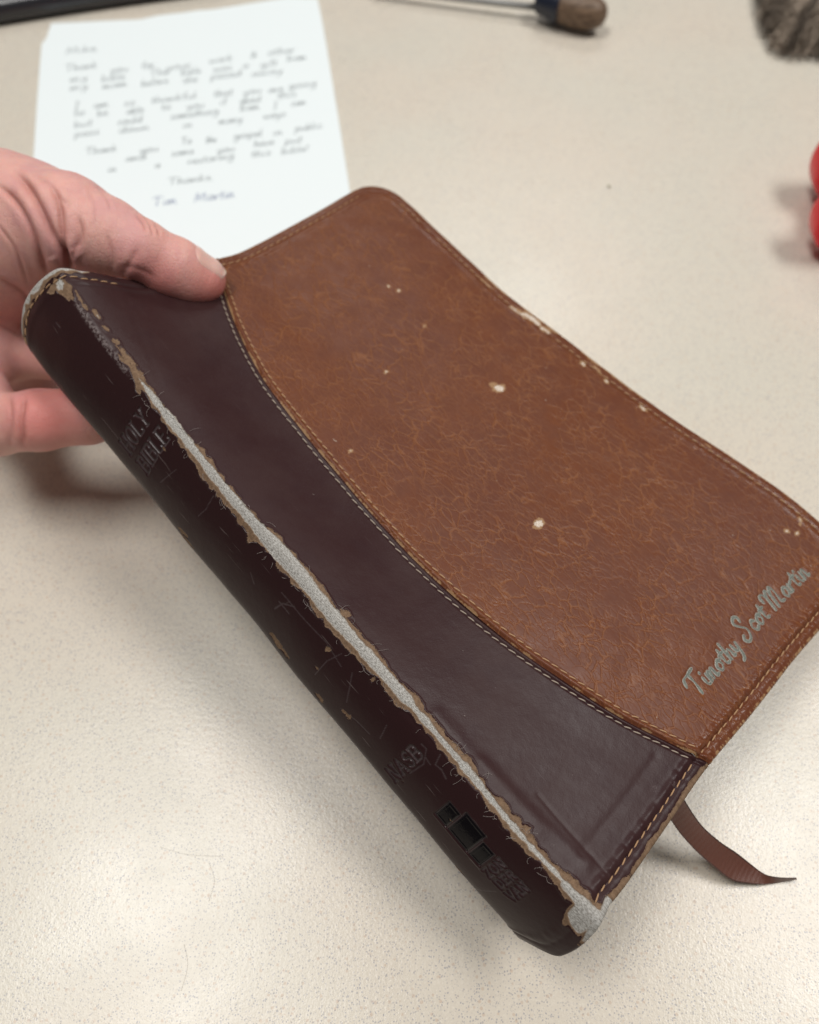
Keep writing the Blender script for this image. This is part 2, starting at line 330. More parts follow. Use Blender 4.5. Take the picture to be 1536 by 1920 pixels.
# ------------------------------------------------------------------ leather materials
def dark_leather():
    n = NT('dark_leather', .36, .22); p = n.attr('sheet', 'Vector')
    wear, tan, scuff = n.attr('wear'), n.attr('tan'), n.attr('scuff')
    nz = n.noise(p, 900, 4, .6); nz2 = n.noise(p, 3200, 2, .6); big = n.noise(p, 30, 3)
    e = n.math('ADD', n.math('MULTIPLY', n.math('SUBTRACT', nz, .5), 1.3), n.math('MULTIPLY', n.math('SUBTRACT', nz2, .5), .8)); e = n.math('ADD', e, n.math('MULTIPLY', n.math('SUBTRACT', n.noise(p, 330, 2), .5), 1.8))
    fw = n.map(n.math('ADD', wear, n.math('MULTIPLY', e, .45)), -.10, .22); ft = n.map(n.math('ADD', tan, n.math('MULTIPLY', e, .8)), -.02, .05)
    c = n.mix(n.map(big, .3, .7), (.033, .0125, .0130), (.040, .0180, .0175))
    c = n.mix(n.map(n.noise(p, 110, 4), .45, .75, 0, .5), c, (.030, .0115, .013))
    c = n.mix(n.attr('spineface'), c, (.0240, .0095, .0100))  # darker base on the spine face paints in its dim lighting
    # pale dust specks and tiny nicks
    sp = n.vor(n.vadd(p, n.noise(p, 300, 2, out=1), .003), 150, 'F1'); c = n.mix(n.math('MULTIPLY', n.map(sp, .030, .012), .45), c, (.35, .30, .27))
    # fine scratches
    sv = n.n('ShaderNodeMapping', {'Vector': p, 'Rotation': (0, 0, .6), 'Scale': (900, 60, 1)}).outputs[0]
    scr = n.map(n.noise(sv, 1, 2), .69, .76); sv2 = n.n('ShaderNodeMapping', {'Vector': p, 'Rotation': (0, 0, -.9), 'Scale': (1100, 50, 1)}).outputs[0]
    scr = n.math('MAXIMUM', scr, n.map(n.noise(sv2, 1, 2), .70, .77))
    spine = n.attr('spineface'); scr = n.math('MULTIPLY', scr, n.mixf(spine, .06, .32))
    c = n.mix(scr, c, (.22, .18, .17))
    c = n.mix(n.math('MULTIPLY', n.map(n.math('MULTIPLY', scuff, n.map(n.math('ADD', nz, n.math('MULTIPLY', nz2, .6)), .55, 1.05)), .15, .7), .75), c, (.20, .165, .16))
    tanc = n.mix(n.map(nz, .35, .65), (.20, .125, .075), (.13, .078, .046)); tanc = n.mix(n.map(nz2, .5, .7, 0, .5), tanc, (.30, .21, .14))
    fib = n.noise(n.n('ShaderNodeMapping', {'Vector': p, 'Scale': (3600, 1300, 1)}).outputs[0], 1, 3, .7)
    wh = n.mix(n.map(fib, .34, .64), (.19, .175, .155), (.53, .515, .485)); stk = n.noise(n.n('ShaderNodeMapping', {'Vector': p, 'Scale': (1900, 110, 1)}).outputs[0], 1, 3, .6); wh = n.mix(n.map(stk, .55, .70, 0, .6), wh, (.22, .195, .17)); wh = n.mix(n.map(wear, .55, .0, 0, .5), wh, (.27, .20, .14))
    c = n.mix(n.attr('blackfoil'), c, (.004, .003, .004)); c = n.mix(n.math('MULTIPLY', n.attr('stamp'), .75), c, (.085, .066, .068))  # paler letter strokes paint in edge glint; box lines and scratches share the tint
    c = n.mix(ft, c, tanc); c = n.mix(fw, c, wh); n.base(c)
    n.put(n.b.inputs['Specular IOR Level'], n.mixf(spine, .20, .21))
    r = n.mixf(n.map(big, .3, .7), .32, .40); r = n.math('ADD', r, n.math('MULTIPLY', n.noise(p, 240, 3), .10)); r = n.mixf(spine, r, .30); r = n.mixf(n.attr('blackfoil'), r, .12)
    r = n.mixf(ft, r, .75); r = n.mixf(fw, r, .95); n.rough(r)
    grain = n.math('ADD', n.math('MULTIPLY', n.noise(p, 420, 3), .35), n.math('MULTIPLY', n.noise(p, 1900, 2), .12))
    grain = n.math('ADD', grain, n.math('MULTIPLY', n.noise(p, 60, 2), .6))
    grain = n.math('SUBTRACT', grain, n.math('MULTIPLY', scr, .5))
    grain = n.math('SUBTRACT', grain, n.math('MULTIPLY', ft, .9)); grain = n.math('ADD', grain, n.math('MULTIPLY', n.math('MULTIPLY', fib, fw), 1.2))
    n.normal(n.bump(grain, .55, .00035)); return n.m
def brown_leather():
    n = NT('brown_leather', .4, .27); p0 = n.attr('sheet', 'Vector')
    wear, tan, edge = n.attr('wear'), n.attr('tan'), n.attr('edge')
    p = n.vadd(p0, n.noise(p0, 75, 2, out=1), .0045)
    nz = n.noise(p0, 900, 4, .6); e = n.math('MULTIPLY', n.math('SUBTRACT', nz, .5), 1.5)
    big = n.noise(p0, 22, 3); med = n.noise(p0, 130, 4, .6)
    # pebbled creases, several sizes, broken up in patches
    sA = n.n('ShaderNodeMapping', {'Vector': p, 'Rotation': (0, 0, .75), 'Scale': (1.15, .5, 1)}).outputs[0]; sB = n.n('ShaderNodeMapping', {'Vector': p, 'Rotation': (0, 0, -.55), 'Scale': (1.1, .6, 1)}).outputs[0]
    reg = n.map(n.noise(n.vadd(p0, (7, 4, 0)), 26, 2), .47, .53)
    st = n.mix(n.math('GREATER_THAN', n.noise(n.vadd(p0, (7, 4, 0)), 26, 2), .5), sA, sB)
    d1 = n.vor(n.vadd(st, n.noise(st, 600, 2, out=1), .0009), 470); d2 = n.vor(n.vadd(st, n.noise(st, 400, 2, out=1), .0013), 235); d3 = n.vor(n.vadd(st, n.noise(st, 200, 3, out=1), .0030), 110)
    c1 = n.map(d1, .13, .02); c2 = n.map(d2, .070, .006); c3 = n.map(d3, .035, .003)
    m1 = n.map(n.noise(p0, 95, 3), .30, .56); m2 = n.map(n.noise(n.vadd(p0, (3, 1, 0)), 60, 3), .36, .58); m3 = n.map(n.noise(n.vadd(p0, (5, 2, 0)), 45, 3), .48, .62)
    cr = n.math('ADD', n.math('MULTIPLY', c1, n.math('MULTIPLY', m1, .34)), n.math('MULTIPLY', c2, n.math('MULTIPLY', m2, .72)))
    cr = n.math('ADD', cr, n.math('MULTIPLY', c3, n.math('MULTIPLY', m3, .5)), clamp=True)
    c = n.mix(n.map(big, .32, .68), (.142, .0425, .0160), (.124, .0385, .0190))
    c = n.mix(n.map(med, .3, .72, 0, .4), c, (.092, .029, .0165))
    c = n.mix(n.map(n.noise(p0, 330, 3), .35, .7, 0, .10), c, (.19, .070, .028))
    c = n.mix(n.math('MULTIPLY', cr, .52), c, (.27, .105, .036))
    c = n.mix(n.map(edge, 5.0, 3.2, 0, .45), c, (.12, .036, .016))
    sp = n.vor(n.vadd(p0, n.noise(p0, 300, 2, out=1), .004), 95, 'F1'); c = n.mix(n.math('MULTIPLY', n.map(sp, .032, .016), .6), c, (.5, .42, .34))
    fw = n.map(n.math('ADD', wear, e), -.04, .12); ft = n.map(n.math('ADD', tan, e), -.05, .08)
    fib = n.noise(p0, 2600, 2, .7); wh = n.mix(n.map(fib, .38, .62), (.46, .36, .27), (.74, .66, .58))
    c = n.mix(n.math('MULTIPLY', ft, .85), c, (.34, .20, .10)); c = n.mix(fw, c, wh); n.base(c)
    r = n.mixf(n.map(med, .3, .7), .38, .50); r = n.mixf(n.map(edge, 7.5, 6.2), r, .30); r = n.mixf(fw, r, .9); n.rough(r)
    h = n.math('SUBTRACT', n.math('MULTIPLY', n.noise(p0, 500, 3), .4), n.math('MULTIPLY', cr, 1.0))
    h = n.math('ADD', h, n.math('MULTIPLY', n.noise(p0, 70, 2), 1.0)); h = n.math('SUBTRACT', h, n.math('MULTIPLY', fw, .6))
    n.normal(n.bump(h, .5, .00035)); return n.m
def plain(name, col, rough=.5, bump_s=0, scale=500, var=.15, spec=.5):
    n = NT(name, rough, spec); p = n.pos()
    c = n.mix(n.map(n.noise(p, scale, 3), .3, .7), tuple(x * (1 - var) for x in col), tuple(min(1, x * (1 + var)) for x in col)); n.base(c)
    if bump_s: n.normal(n.bump(n.noise(p, scale * 2, 3), bump_s, .0003))
    return n.m
M_DARK, M_BROWN = dark_leather(), brown_leather()
M_LINING = plain('lining', (.06, .035, .03), .6, .2)
M_THREAD = plain('tan_thread', (.42, .25, .13), .6, .4, 3000)
M_THREAD2 = plain('grey_thread', (.36, .29, .23), .6, .4, 3000)

# ------------------------------------------------------------------ the book
BOOK = empty('bible', P(600, 1100, .27), 'worn two-tone brown leather book held up over the desk by its spine end', 'book')
def bk(o): return adopt(o, BOOK)
L_ = LEN
# -- dark leather round the spine
DS = .00025; SNEG = np.arange(-.046, 0, DS); NCOV = 240
secs = np.zeros((NV, len(SNEG) + NCOV, 3)); scoord = np.zeros((NV, len(SNEG) + NCOV))
for j in range(NV):
    Rj, Ej = C_R[j], C_E[j]
    iu = useam[j]; cu = np.linspace(0, 1, NU); cov = S[j]
    din = nrm(cov[14] - cov[0]); face = nrm(Rj - Ej); out = nrm(np.cross(face, AXr[j])); 
    if out @ din > 0: out = -out
    Ew = Ej + .0012 * (-face) + .0006 * out; wd = np.linalg.norm(Rj - Ew)
    t = np.linspace(0, 1, 40)[:, None]
    spn = Ew * (1 - t) + Rj * t + out * (.0022 * np.sin(np.pi * t) ** .8)
    bdir = nrm(din - .08 * face)
    bt = np.linspace(.024, 0, 30)[:-1, None]
    poly = np.vstack([Ew + bdir * bt, spn, cov[1:]])
    sarc = arclen(poly); s0 = sarc[29 + 39 - 0]; sarc = sarc - s0
    su = np.arange(sarc[0], sarc[-1], DS); q = np.stack([np.interp(su, sarc, poly[:, k]) for k in range(3)], -1)
    q1 = gsmooth(q, 6); q2 = gsmooth(q, 11); wE = np.exp(-((su + wd) / .012) ** 2)[:, None]
    q = q1 * (1 - wE) + q2 * wE
    # parameter along the smoothed line, zero kept at the ridge
    slen = np.interp(iu * (NU - 1), np.arange(NU), ROWL[j])
    st = np.concatenate([SNEG, np.linspace(0, slen, NCOV)])
    secs[j] = np.stack([np.interp(st, su, q[:, k]) for k in range(3)], -1); scoord[j] = st
dk_end = secs[:, -1].copy()
# the end caps of the spine bulge outwards
Vm = np.broadcast_to((Vv * L_)[:, None], scoord.shape)
bulge = np.clip(1 - ((scoord + .015) / .021) ** 2, 0, 1)
cap0 = np.exp(-(Vm / .010) ** 2); cap1 = np.exp(-((L_ - Vm) / .010) ** 2)
secs += (-AXr[:, None] * (cap0 * bulge * .0045)[..., None]) + (AXr[:, None] * (cap1 * (bulge * .004 - .006 * sstep(-.020, -.032, scoord)))[..., None])
secs += AXr[:, None] * (cap0 * .004 * sstep(-.018, -.034, scoord))[..., None]
def normals(g, like=None):
    n = nrm(np.cross(np.gradient(g, axis=1), np.gradient(g, axis=0)))
    return n
DN = normals(secs)
if DN[450, -10] @ (O - secs[450, -10]) < 0: DN = -DN
DPX, DPY, _ = proj(secs)
face_cam = np.sum(DN * (O - secs), -1) > 0
def dinv(px, py):            # pixel -> (s, V) on the dark leather
    d = (DPX - px) ** 2 + (DPY - py) ** 2 + np.where(face_cam, 0, 1e6); k = np.argmin(d); j, i = np.unravel_index(k, d.shape)
    return scoord[j, i], Vm[j, i]
_t = [dinv(*p) for p in ((217, 845), (262, 895), (280, 780), (720, 1460), (800, 1395), (830, 1535), (915, 1615), (905, 1625), (965, 1660))]
print('text anchors', [(round(a * 1e3, 1), round(b * 1e3, 1)) for a, b in _t])
sm, vm = scoord * 1e3, Vm * 1e3; Lm = L_ * 1e3
disp = np.zeros_like(sm); stamp = np.zeros_like(sm); foil_ = np.zeros_like(sm)
# embossed lettering
def deboss(text, s_start, v_base, cap, width, slant=0):
    st, wd = layout(text, SERIF, .1); kx = width / wd
    m = (sm > s_start - 2) & (sm < s_start + width + 2) & (vm > v_base - cap - 2) & (vm < v_base + 2)
    px = sm[m] - s_start; py = v_base - vm[m]
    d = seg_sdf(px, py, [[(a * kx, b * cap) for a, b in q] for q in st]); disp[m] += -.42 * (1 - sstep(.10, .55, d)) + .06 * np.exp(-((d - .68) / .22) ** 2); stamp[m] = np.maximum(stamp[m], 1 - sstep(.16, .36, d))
_t = [dinv(*p) for p in ((240, 856), (277, 799), (263, 888), (310, 845), (735, 1462), (805, 1408))]
print('baselines', [(round(a * 1e3, 1), round(b * 1e3, 1)) for a, b in _t])
deboss('HOLY', -21.8, 60.0, 6.0, 15.6); deboss('BIBLE', -21.4, 69.0, 6.0, 16.4)
deboss('NASB', -22.0, 191.8, 4.6, 14.5)
deboss('ZON', -18.0, 227.6, 2.7, 8.0); deboss('DER', -18.0, 231.6, 2.7, 8.0); deboss('VAN', -18.0, 235.6, 2.7, 8.0)
def box_deb(s0, s1, v0, v1):
    st = [[(s0, v0), (s1, v0), (s1, v1), (s0, v1), (s0, v0)]]
    m = (sm > s0 - 2) & (sm < s1 + 2) & (vm > v0 - 2) & (vm < v1 + 2)
    d = seg_sdf(sm[m], vm[m], st); disp[m] += -.38 * (1 - sstep(.08, .40, d)) + .14 * np.exp(-((d - .55) / .2) ** 2)
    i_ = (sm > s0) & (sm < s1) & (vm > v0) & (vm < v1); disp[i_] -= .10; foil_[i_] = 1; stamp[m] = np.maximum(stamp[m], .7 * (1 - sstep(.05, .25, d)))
box_deb(-17.5, -10.5, 205.5, 210.0); box_deb(-17.5, -8.5, 210.6, 218.6); box_deb(-17.5, -10.5, 219.2, 223.6)
# scratches and cracks
for pts, dep, wd in (([(528, 1112), (560, 1150), (612, 1205), (640, 1250)], .05, .14), ([(515, 1142), (530, 1132), (552, 1138)], .10, .2), ([(522, 1128), (540, 1150)], .08, .18), ([(660, 1262), (655, 1290), (650, 1318)], .06, .14),
                     ([(768, 1450), (795, 1432), (800, 1404), (790, 1396)], .12, .16), ([(797, 1420), (806, 1434)], .10, .16), ([(826, 1415), (816, 1434), (828, 1444), (836, 1460)], .12, .18), ([(640, 1330), (668, 1352), (692, 1376)], .08, .16),
                     ([(400, 930), (385, 955), (372, 968)], .04, .14), ([(590, 1265), (612, 1240), (640, 1225)], .04, .12), ([(345, 1040), (352, 1052)], .06, .2), ([(380, 1110), (393, 1128)], .06, .2), ([(860, 1690), (930, 1672)], .04, .16), ([(105, 605), (112, 614)], .08, .2),
                     ([(470, 1075), (476, 1095)], .05, .16), ([(585, 1100), (575, 1112), (590, 1122), (596, 1108)], .08, .14), ([(725, 1360), (712, 1385)], .05, .14), ([(300, 905), (330, 880)], .04, .14)):
    q = [tuple(1e3 * c for c in dinv(*p_)) for p_ in pts]; mm_ = (sm > min(a for a, b in q) - 2) & (sm < max(a for a, b in q) + 2) & (vm > min(b for a, b in q) - 2) & (vm < max(b for a, b in q) + 2)
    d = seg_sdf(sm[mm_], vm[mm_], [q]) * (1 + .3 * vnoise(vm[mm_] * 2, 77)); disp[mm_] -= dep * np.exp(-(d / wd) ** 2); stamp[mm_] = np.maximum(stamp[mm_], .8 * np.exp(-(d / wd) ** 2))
# wear along the ridge
def kv(v, ks): return np.interp(v, [k[0] for k in ks], [k[1] for k in ks])
V0 = Vv * Lm
WC = kv(V0, [(0, 0), (45, 0), (60, -.5), (110, -1.2), (150, -.6), (200, .2), (Lm, 0)])[:, None]
WH = kv(V0, [(0, -3), (40, -3), (46, .2), (52, .9), (62, 1.6), (100, 1.9), (125, 2.7), (150, 2.2), (175, 1.7), (190, 1.1), (205, 1.2), (218, .9), (232, .8), (Lm - 8, 1.0), (Lm - 5, 1.8), (Lm, 2.4)])
WH = (WH + .35 * vnoise(V0 / 5, 1) + .22 * vnoise(V0 / 1.7, 2) + .12 * vnoise(V0 / .6, 11))[:, None]
TL = kv(V0, [(0, -2), (30, -2), (36, .4), (48, 2.2), (62, 2.4), (90, 3.6), (110, 4.2), (125, 3.9), (150, 4.0), (175, 3.6), (190, 2.3), (Lm, 2.0)])
TRr = kv(V0, [(0, -2), (30, -2), (36, 1.0), (48, 1.7), (90, 2.4), (128, 3.4), (150, 3.1), (168, 3.3), (190, 2.7), (215, 2.5), (Lm - 10, 2.4), (Lm, 3.6)])
TL = (TL * .88 + .7 * vnoise(V0 / 6, 3) + .75 * vnoise(V0 / 1.8, 4))[:, None]; TRr = (TRr * .85 + .7 * vnoise(V0 / 9, 5) + .6 * vnoise(V0 / 2.2, 6))[:, None]
rel = sm - WC
wear = WH - np.abs(rel)
tan_ = np.where(rel < 0, TL + rel, TRr - rel)
def blob(s, v, rs, rv=None, f=None, seed=0, ang=0):
    rv = rv or rs; ca, sa = math.cos(ang), math.sin(ang)
    ds, dv = sm - s, vm - v; a = ds * ca + dv * sa; b = -ds * sa + dv * ca
    th = np.arctan2(b / rv, a / rs); k = 1 + .13 * np.sin(2 * th + seed) + .10 * np.sin(5 * th + seed * 2.3) + .07 * np.sin(9 * th + seed * 1.7)
    return (k - np.hypot(a / rs, b / rv)) * min(rs, rv)
def px_blob(px, py, rs, rv=None, seed=0, ang=0):
    s_, v_ = dinv(px, py); return blob(s_ * 1e3, v_ * 1e3, rs, rv, None, seed, ang)
tb = [(118, 538, 2.6, 3.2), (128, 553, 1.4, 2.0), (100, 540, 2.2, 1.4), (150, 560, .5, 2.8), (160, 576, .7, 1.6), (181, 590, .9, 1.9), (200, 617, .6, 1.2), (218, 640, .9, 1.6), (236, 668, .9, 5.5), (260, 706, 1.5, 4.5),
      (262, 734, .8, .8), (257, 732, .5, 1.0), (616, 1217, 1.0, .9), (594, 1253, .4, .8), (650, 1340, .5, 2.0), (655, 1345, .9, .6), (520, 1205, 1.2, 3.6), (532, 1222, .9, 2.6), (598, 1308, 1.0, 1.6),
      (345, 1000, .8, 2.5), (352, 1015, .6, 3.0), (308, 966, .6, 1.0), (986, 1558, 1.6, 1.3), (1075, 1660, 1.8, 4.0), (226, 862, .6, .5), (308, 843, .5, .8), (648, 1150, 1.2, 1.6), (470, 1010, 1.2, 1.2),
      (700, 1274, 1.0, .8), (845, 1538, .3, .6), (755, 1465, .4, .4), (865, 1635, .5, 1.8)]
for k, (x, y, a, b) in enumerate(tb): tan_ = np.maximum(tan_, px_blob(x, y, a, b, k))
wb = [(112, 534, 1.6, 1.6), (183, 592, .3, .8)]
for k, (x, y, a, b) in enumerate(wb): wear = np.maximum(wear, px_blob(x, y, a, b, k + 3))
q = [tuple(1e3 * c for c in dinv(*p_)) for p_ in ((1062, 1662), (1086, 1690), (1090, 1706), (1076, 1720), (1082, 1738), (1096, 1728))]; d = seg_sdf(sm, vm, [q])
wear = np.maximum(wear, 1.4 + .5 * sstep(Lm - 9, Lm - 3, vm) - d); tan_ = np.maximum(tan_, 2.6 + 1.2 * vnoise(vm / 1.6, 88) + .8 * sstep(Lm - 9, Lm - 3, vm) - d)
# head and tail rims worn pale on the spine
sr = kv(sm, [(-34, 1.2), (-26, 2.2), (-10, 2.6), (2, 1.7), (7, .6), (12, -2)])
hs = sr + .6 * vnoise(sm / 2.2, 8); tan_ = np.maximum(tan_, hs - vm); wear = np.maximum(wear, hs * (.42 + .25 * vnoise(sm / 1.5, 18)) - .1 - vm)
ts = kv(sm, [(-16, -1), (-8, .2), (-3, 1.6), (6, 1.5), (12, .7), (60, .6), (80, -.5)]) + .5 * vnoise(sm / 2.0, 9)
tan_ = np.maximum(tan_, ts * .8 - (Lm - vm)); wear = np.maximum(wear, np.where(sm < 7, ts - .4, -1) - (Lm - vm))
scuff = np.maximum(np.exp(-((sm + 1.2 + .02 * (vm - 10)) / 1.4) ** 2) * sstep(8, 14, vm) * (1 - sstep(40, 48, vm)) * .9, -1)
for x, y, a, b in ((1225, 1480, 2.5, 1.2), (1265, 1470, 1.5, 1.5), (990, 1575, 2, 1), (540, 1130, 2.4, .8), (555, 1140, .5, 1.5), (528, 1135, 1.4, .4)):
    scuff = np.maximum(scuff, np.clip(px_blob(x, y, a, b), 0, .6) * .8)
disp -= .16 * sstep(-.05, .25, tan_) + .10 * sstep(0, .3, wear)
disp += .14 * np.exp(-((tan_ + .25) / .25) ** 2) * (np.abs(rel) < 8)
# stitched rim, welt and seam strip
def rim(dist): return -.42 * np.exp(-((dist - 3.1) / .50) ** 2) + .42 * np.exp(-((dist - 5.1) / 1.1) ** 2) + .16 * np.exp(-((dist - 1.4) / .9) ** 2)
crk = 1 + .5 * vnoise(sm / 1.6, 21)
sidef = sstep(-1, 5, sm)
disp += rim(vm) * (.35 + .65 * sidef) + rim(Lm - vm) * (.35 + .65 * sidef) * crk
sl_ = sm[:, -1:] - sm       # distance to the seam
disp += -.75 * np.exp(-(sl_ / .55) ** 2) + .30 * np.exp(-((sl_ - 1.0) / .6) ** 2) - .30 * np.exp(-((sl_ - 2.1) / .40) ** 2)
# creases pressed into the lower corner
for (x0, y0, x1, y1, dep, wd) in ((760, 1330, 1060, 1640, .25, 1.6), (1010, 1490, 1140, 1640, .10, .7), (1090, 1600, 1230, 1420, .16, 1.5), (820, 1340, 1010, 1560, -.22, 2.5), (905, 1430, 1100, 1620, -.25, 2.0), (235, 545, 300, 720, .04, 1.2)):
    a = dinv(x0, y0); b = dinv(x1, y1); d = seg_sdf(sm, vm, [[(a[0] * 1e3, a[1] * 1e3), (b[0] * 1e3, b[1] * 1e3)]]); disp -= dep * np.exp(-(d / wd) ** 2)
disp += .05 * (vnoise(vm / 7 + sm / 13, 31) + vnoise(sm / 6 - vm / 17, 32))
dark_g = secs + DN * (disp * 1e-3)[..., None]
def roll_rows(edge, nr, outd, r=.0011, steps=7, inward=.010):
    """rounded rim: rows that turn over the edge and back underneath"""
    rows = []
    for k in range(1, steps + 1):
        a = math.pi * k / steps; rows.append(edge + outd * (r * math.sin(a)) - nr * (r * (1 - math.cos(a))))
    rows.append(rows[-1] - outd * inward - nr * .0004); return rows
hd = roll_rows(dark_g[0], DN[0], -AXr[0][None]); tl = roll_rows(dark_g[-1], DN[-1], AXr[-1][None])
full = np.concatenate([np.array(hd[::-1]), dark_g, np.array(tl)], 0)
def ext(a, k0=None, k1=None, n=8):
    return np.concatenate([np.repeat(a[:1] if k0 is None else k0, n, 0), a, np.repeat(a[-1:] if k1 is None else k1, n, 0)], 0)
def flipcheck(g, f):
    m = len(f) // 2; a, b, c = (g.reshape(-1, 3)[f[m][k]] for k in range(3)); return np.cross(b - a, c - a)
ff = grid_faces(full.shape[0], full.shape[1]); 
if flipcheck(full, ff) @ DN[450, 200] < 0: ff = ff[:, ::-1]
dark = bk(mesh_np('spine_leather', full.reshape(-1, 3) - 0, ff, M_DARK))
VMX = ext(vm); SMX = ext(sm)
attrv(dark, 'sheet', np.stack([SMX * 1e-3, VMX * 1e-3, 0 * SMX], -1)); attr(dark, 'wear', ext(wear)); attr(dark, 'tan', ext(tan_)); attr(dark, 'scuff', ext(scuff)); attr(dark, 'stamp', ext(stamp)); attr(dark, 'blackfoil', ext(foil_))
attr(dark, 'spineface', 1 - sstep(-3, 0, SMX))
dark['label'] = 'dark burgundy leather worn to white fabric along the spine edge'

# -- brown leather panel
NB = 400; RC = np.array([.0150, .0120])
aa = np.linspace(0, 1, NB)
wrow = ROWL[:, -1]
def cut(dv, r): dv = np.clip(dv, 0, r); return r - np.sqrt(np.maximum(r * r - (r - dv) ** 2, 0))
umax = 1 - (cut(Vv * L_, RC[0]) + cut((1 - Vv) * L_, RC[1])) / wrow
ub = useam[:, None] + aa[None] * (umax - useam)[:, None]
bg = bil(ub, np.broadcast_to(Vv[:, None], ub.shape))
bg[:, 0] = dk_end
BN = normals(bg)
if BN[450, 100] @ (O - bg[450, 100]) < 0: BN = -BN
BN = nrm(gsmooth(BN, 2)) if False else BN
BU = ulen(ub, np.broadcast_to(Vv[:, None], ub.shape)) * 1e3; BV = np.broadcast_to(V0[:, None], BU.shape)
UM = (umax * wrow * 1e3)[:, None]
BPX, BPY, _ = proj(bg)
def binv(px, py): k = np.argmin((BPX - px) ** 2 + (BPY - py) ** 2); j, i = np.unravel_index(k, BPX.shape); return BU[j, i], BV[j, i]
# distance to the rim, rounded corners included
wl = wrow.mean() * 1e3; Wf = (wrow * 1e3)[:, None]
dr = Wf - BU; dt = Lm - BV; dh = BV
def rdist(a, b, r):
    inside = (a < r) & (b < r); return np.where(inside, r - np.hypot(r - a, r - b), np.minimum(a, b))
edge = np.minimum(rdist(dr, dh, RC[0] * 1e3), rdist(dr, dt, RC[1] * 1e3)); edge = np.maximum(edge, 0)
bs = BU - BU[:, :1]
bd_ = rim(edge) * (1 + .55 * vnoise(BU / 1.2, 41) * (dt < 8)) * np.where(dt < 12, 1.4, .6)
bd_ += -.75 * np.exp(-(bs / .55) ** 2) + .34 * np.exp(-((bs - 1.1) / .7) ** 2) - .28 * np.exp(-((bs - 2.4) / .40) ** 2)
sm, vm = BU, BV
def bpx_blob(px, py, a, b=None, seed=0, ang=0):
    s_, v_ = binv(px, py); return blob(s_, v_, a, b, None, seed, ang)
bw = np.full(BU.shape, -5.0); bt_ = np.full(BU.shape, -5.0)
for k, (x, y, a, b) in enumerate([(936, 728, 1.9, 1.7), (1010, 982, 1.9, 1.5), (748, 545, .6, .45), (729, 536, .4, .4), (1000, 600, 1.5, 3.4), (968, 582, 1.1, 3.0), (1022, 620, 1.1, 2.2), (985, 592, 1.6, 2.0), (1093, 683, .7, 1.2), (1136, 715, .7, .8), (1205, 767, .9, 1.3),
                                     (1475, 996, .7, .5), (1494, 1000, .9, .4), (657, 845, .45, .35), (724, 697, .5, .4), (1500, 975, .5, .5)]):
    bw = np.maximum(bw, bpx_blob(x, y, a * .8, b, k)); bt_ = np.maximum(bt_, bpx_blob(x, y, a + .55, b + .5, k + 1))
for k, (x, y, a, b) in enumerate([(925, 722, 1.5, 1.5), (796, 611, .7, .8), (1118, 690, .4, 3), (1125, 700, .4, 1.6), (1500, 983, .8, .6), (1330, 838, .4, 1.5), (912, 530, .4, 4)]): bt_ = np.maximum(bt_, bpx_blob(x, y, a, b, k))
fr = .5 + .9 * vnoise(BV / 7, 51) + .5 * vnoise(BV / 1.7, 52); bt_ = np.maximum(bt_, np.where(dr < 14, fr - .3, -2) * (sstep(60, 75, BV) * (1 - sstep(165, 190, BV))) - edge * 1.3)
bt_ = np.maximum(bt_, np.where(bs < 3, .55 + .5 * vnoise(BV / 3, 53), -3) - np.abs(bs - .2) * 1.6 - .35)
bd_ -= .10 * sstep(0, .3, bw)
for (x0, y0, x1, y1, dep, wd) in ((560, 470, 760, 400, -.55, 6.5), (500, 560, 640, 470, -.2, 5), (1310, 1325, 1360, 1360, .2, .4), (640, 400, 790, 430, .3, 4), (1480, 1180, 1300, 1390, -.15, 6)):
    a = binv(x0, y0); b = binv(x1, y1); d = seg_sdf(BU, BV, [[a, b]]); bd_ -= dep * np.exp(-(d / wd) ** 2)
bd_ += .10 * (vnoise(BV / 9 + BU / 15, 61) + vnoise(BU / 8 - BV / 19, 62)) + .16 * vnoise(BV / 21 + BU / 40, 63)
_a, _b = np.array(inv(1311, 1306)), np.array(inv(1519, 1077)); _st, _wd = layout('Timothy Scot Martin', FANCY, .13); _js = slice(int(min(_a[1], _b[1]) * (NV - 1)) - 60, int(max(_a[1], _b[1]) * (NV - 1)) + 30)
_q = []
for q in _st:
    c = catmull(q, 4); X = (c[:, 0] + .18 * c[:, 1] * .6) / _wd; _q.append([((_a[0] + (_b[0] - _a[0]) * x) , (_a[1] + (_b[1] - _a[1]) * x) - y * .0034 / L_) for x, y in zip(X, c[:, 1])])
_w = float(wrow.mean()) * 1e3; _uu = ub[_js] * _w; _vv = np.broadcast_to(Vv[_js, None], _uu.shape) * Lm
_m = (_uu > _a[0] * _w - 6) & (_uu < _b[0] * _w + 4)
_d = seg_sdf(_uu[_m], _vv[_m], [[(x * _w, y * Lm) for x, y in q] for q in _q]); _t2 = bd_[_js]; _t2[_m] += -.16 * (1 - sstep(.7, 1.15, _d)); bd_[_js] = _t2
brown_g = bg + BN * (bd_ * 1e-3)[..., None]
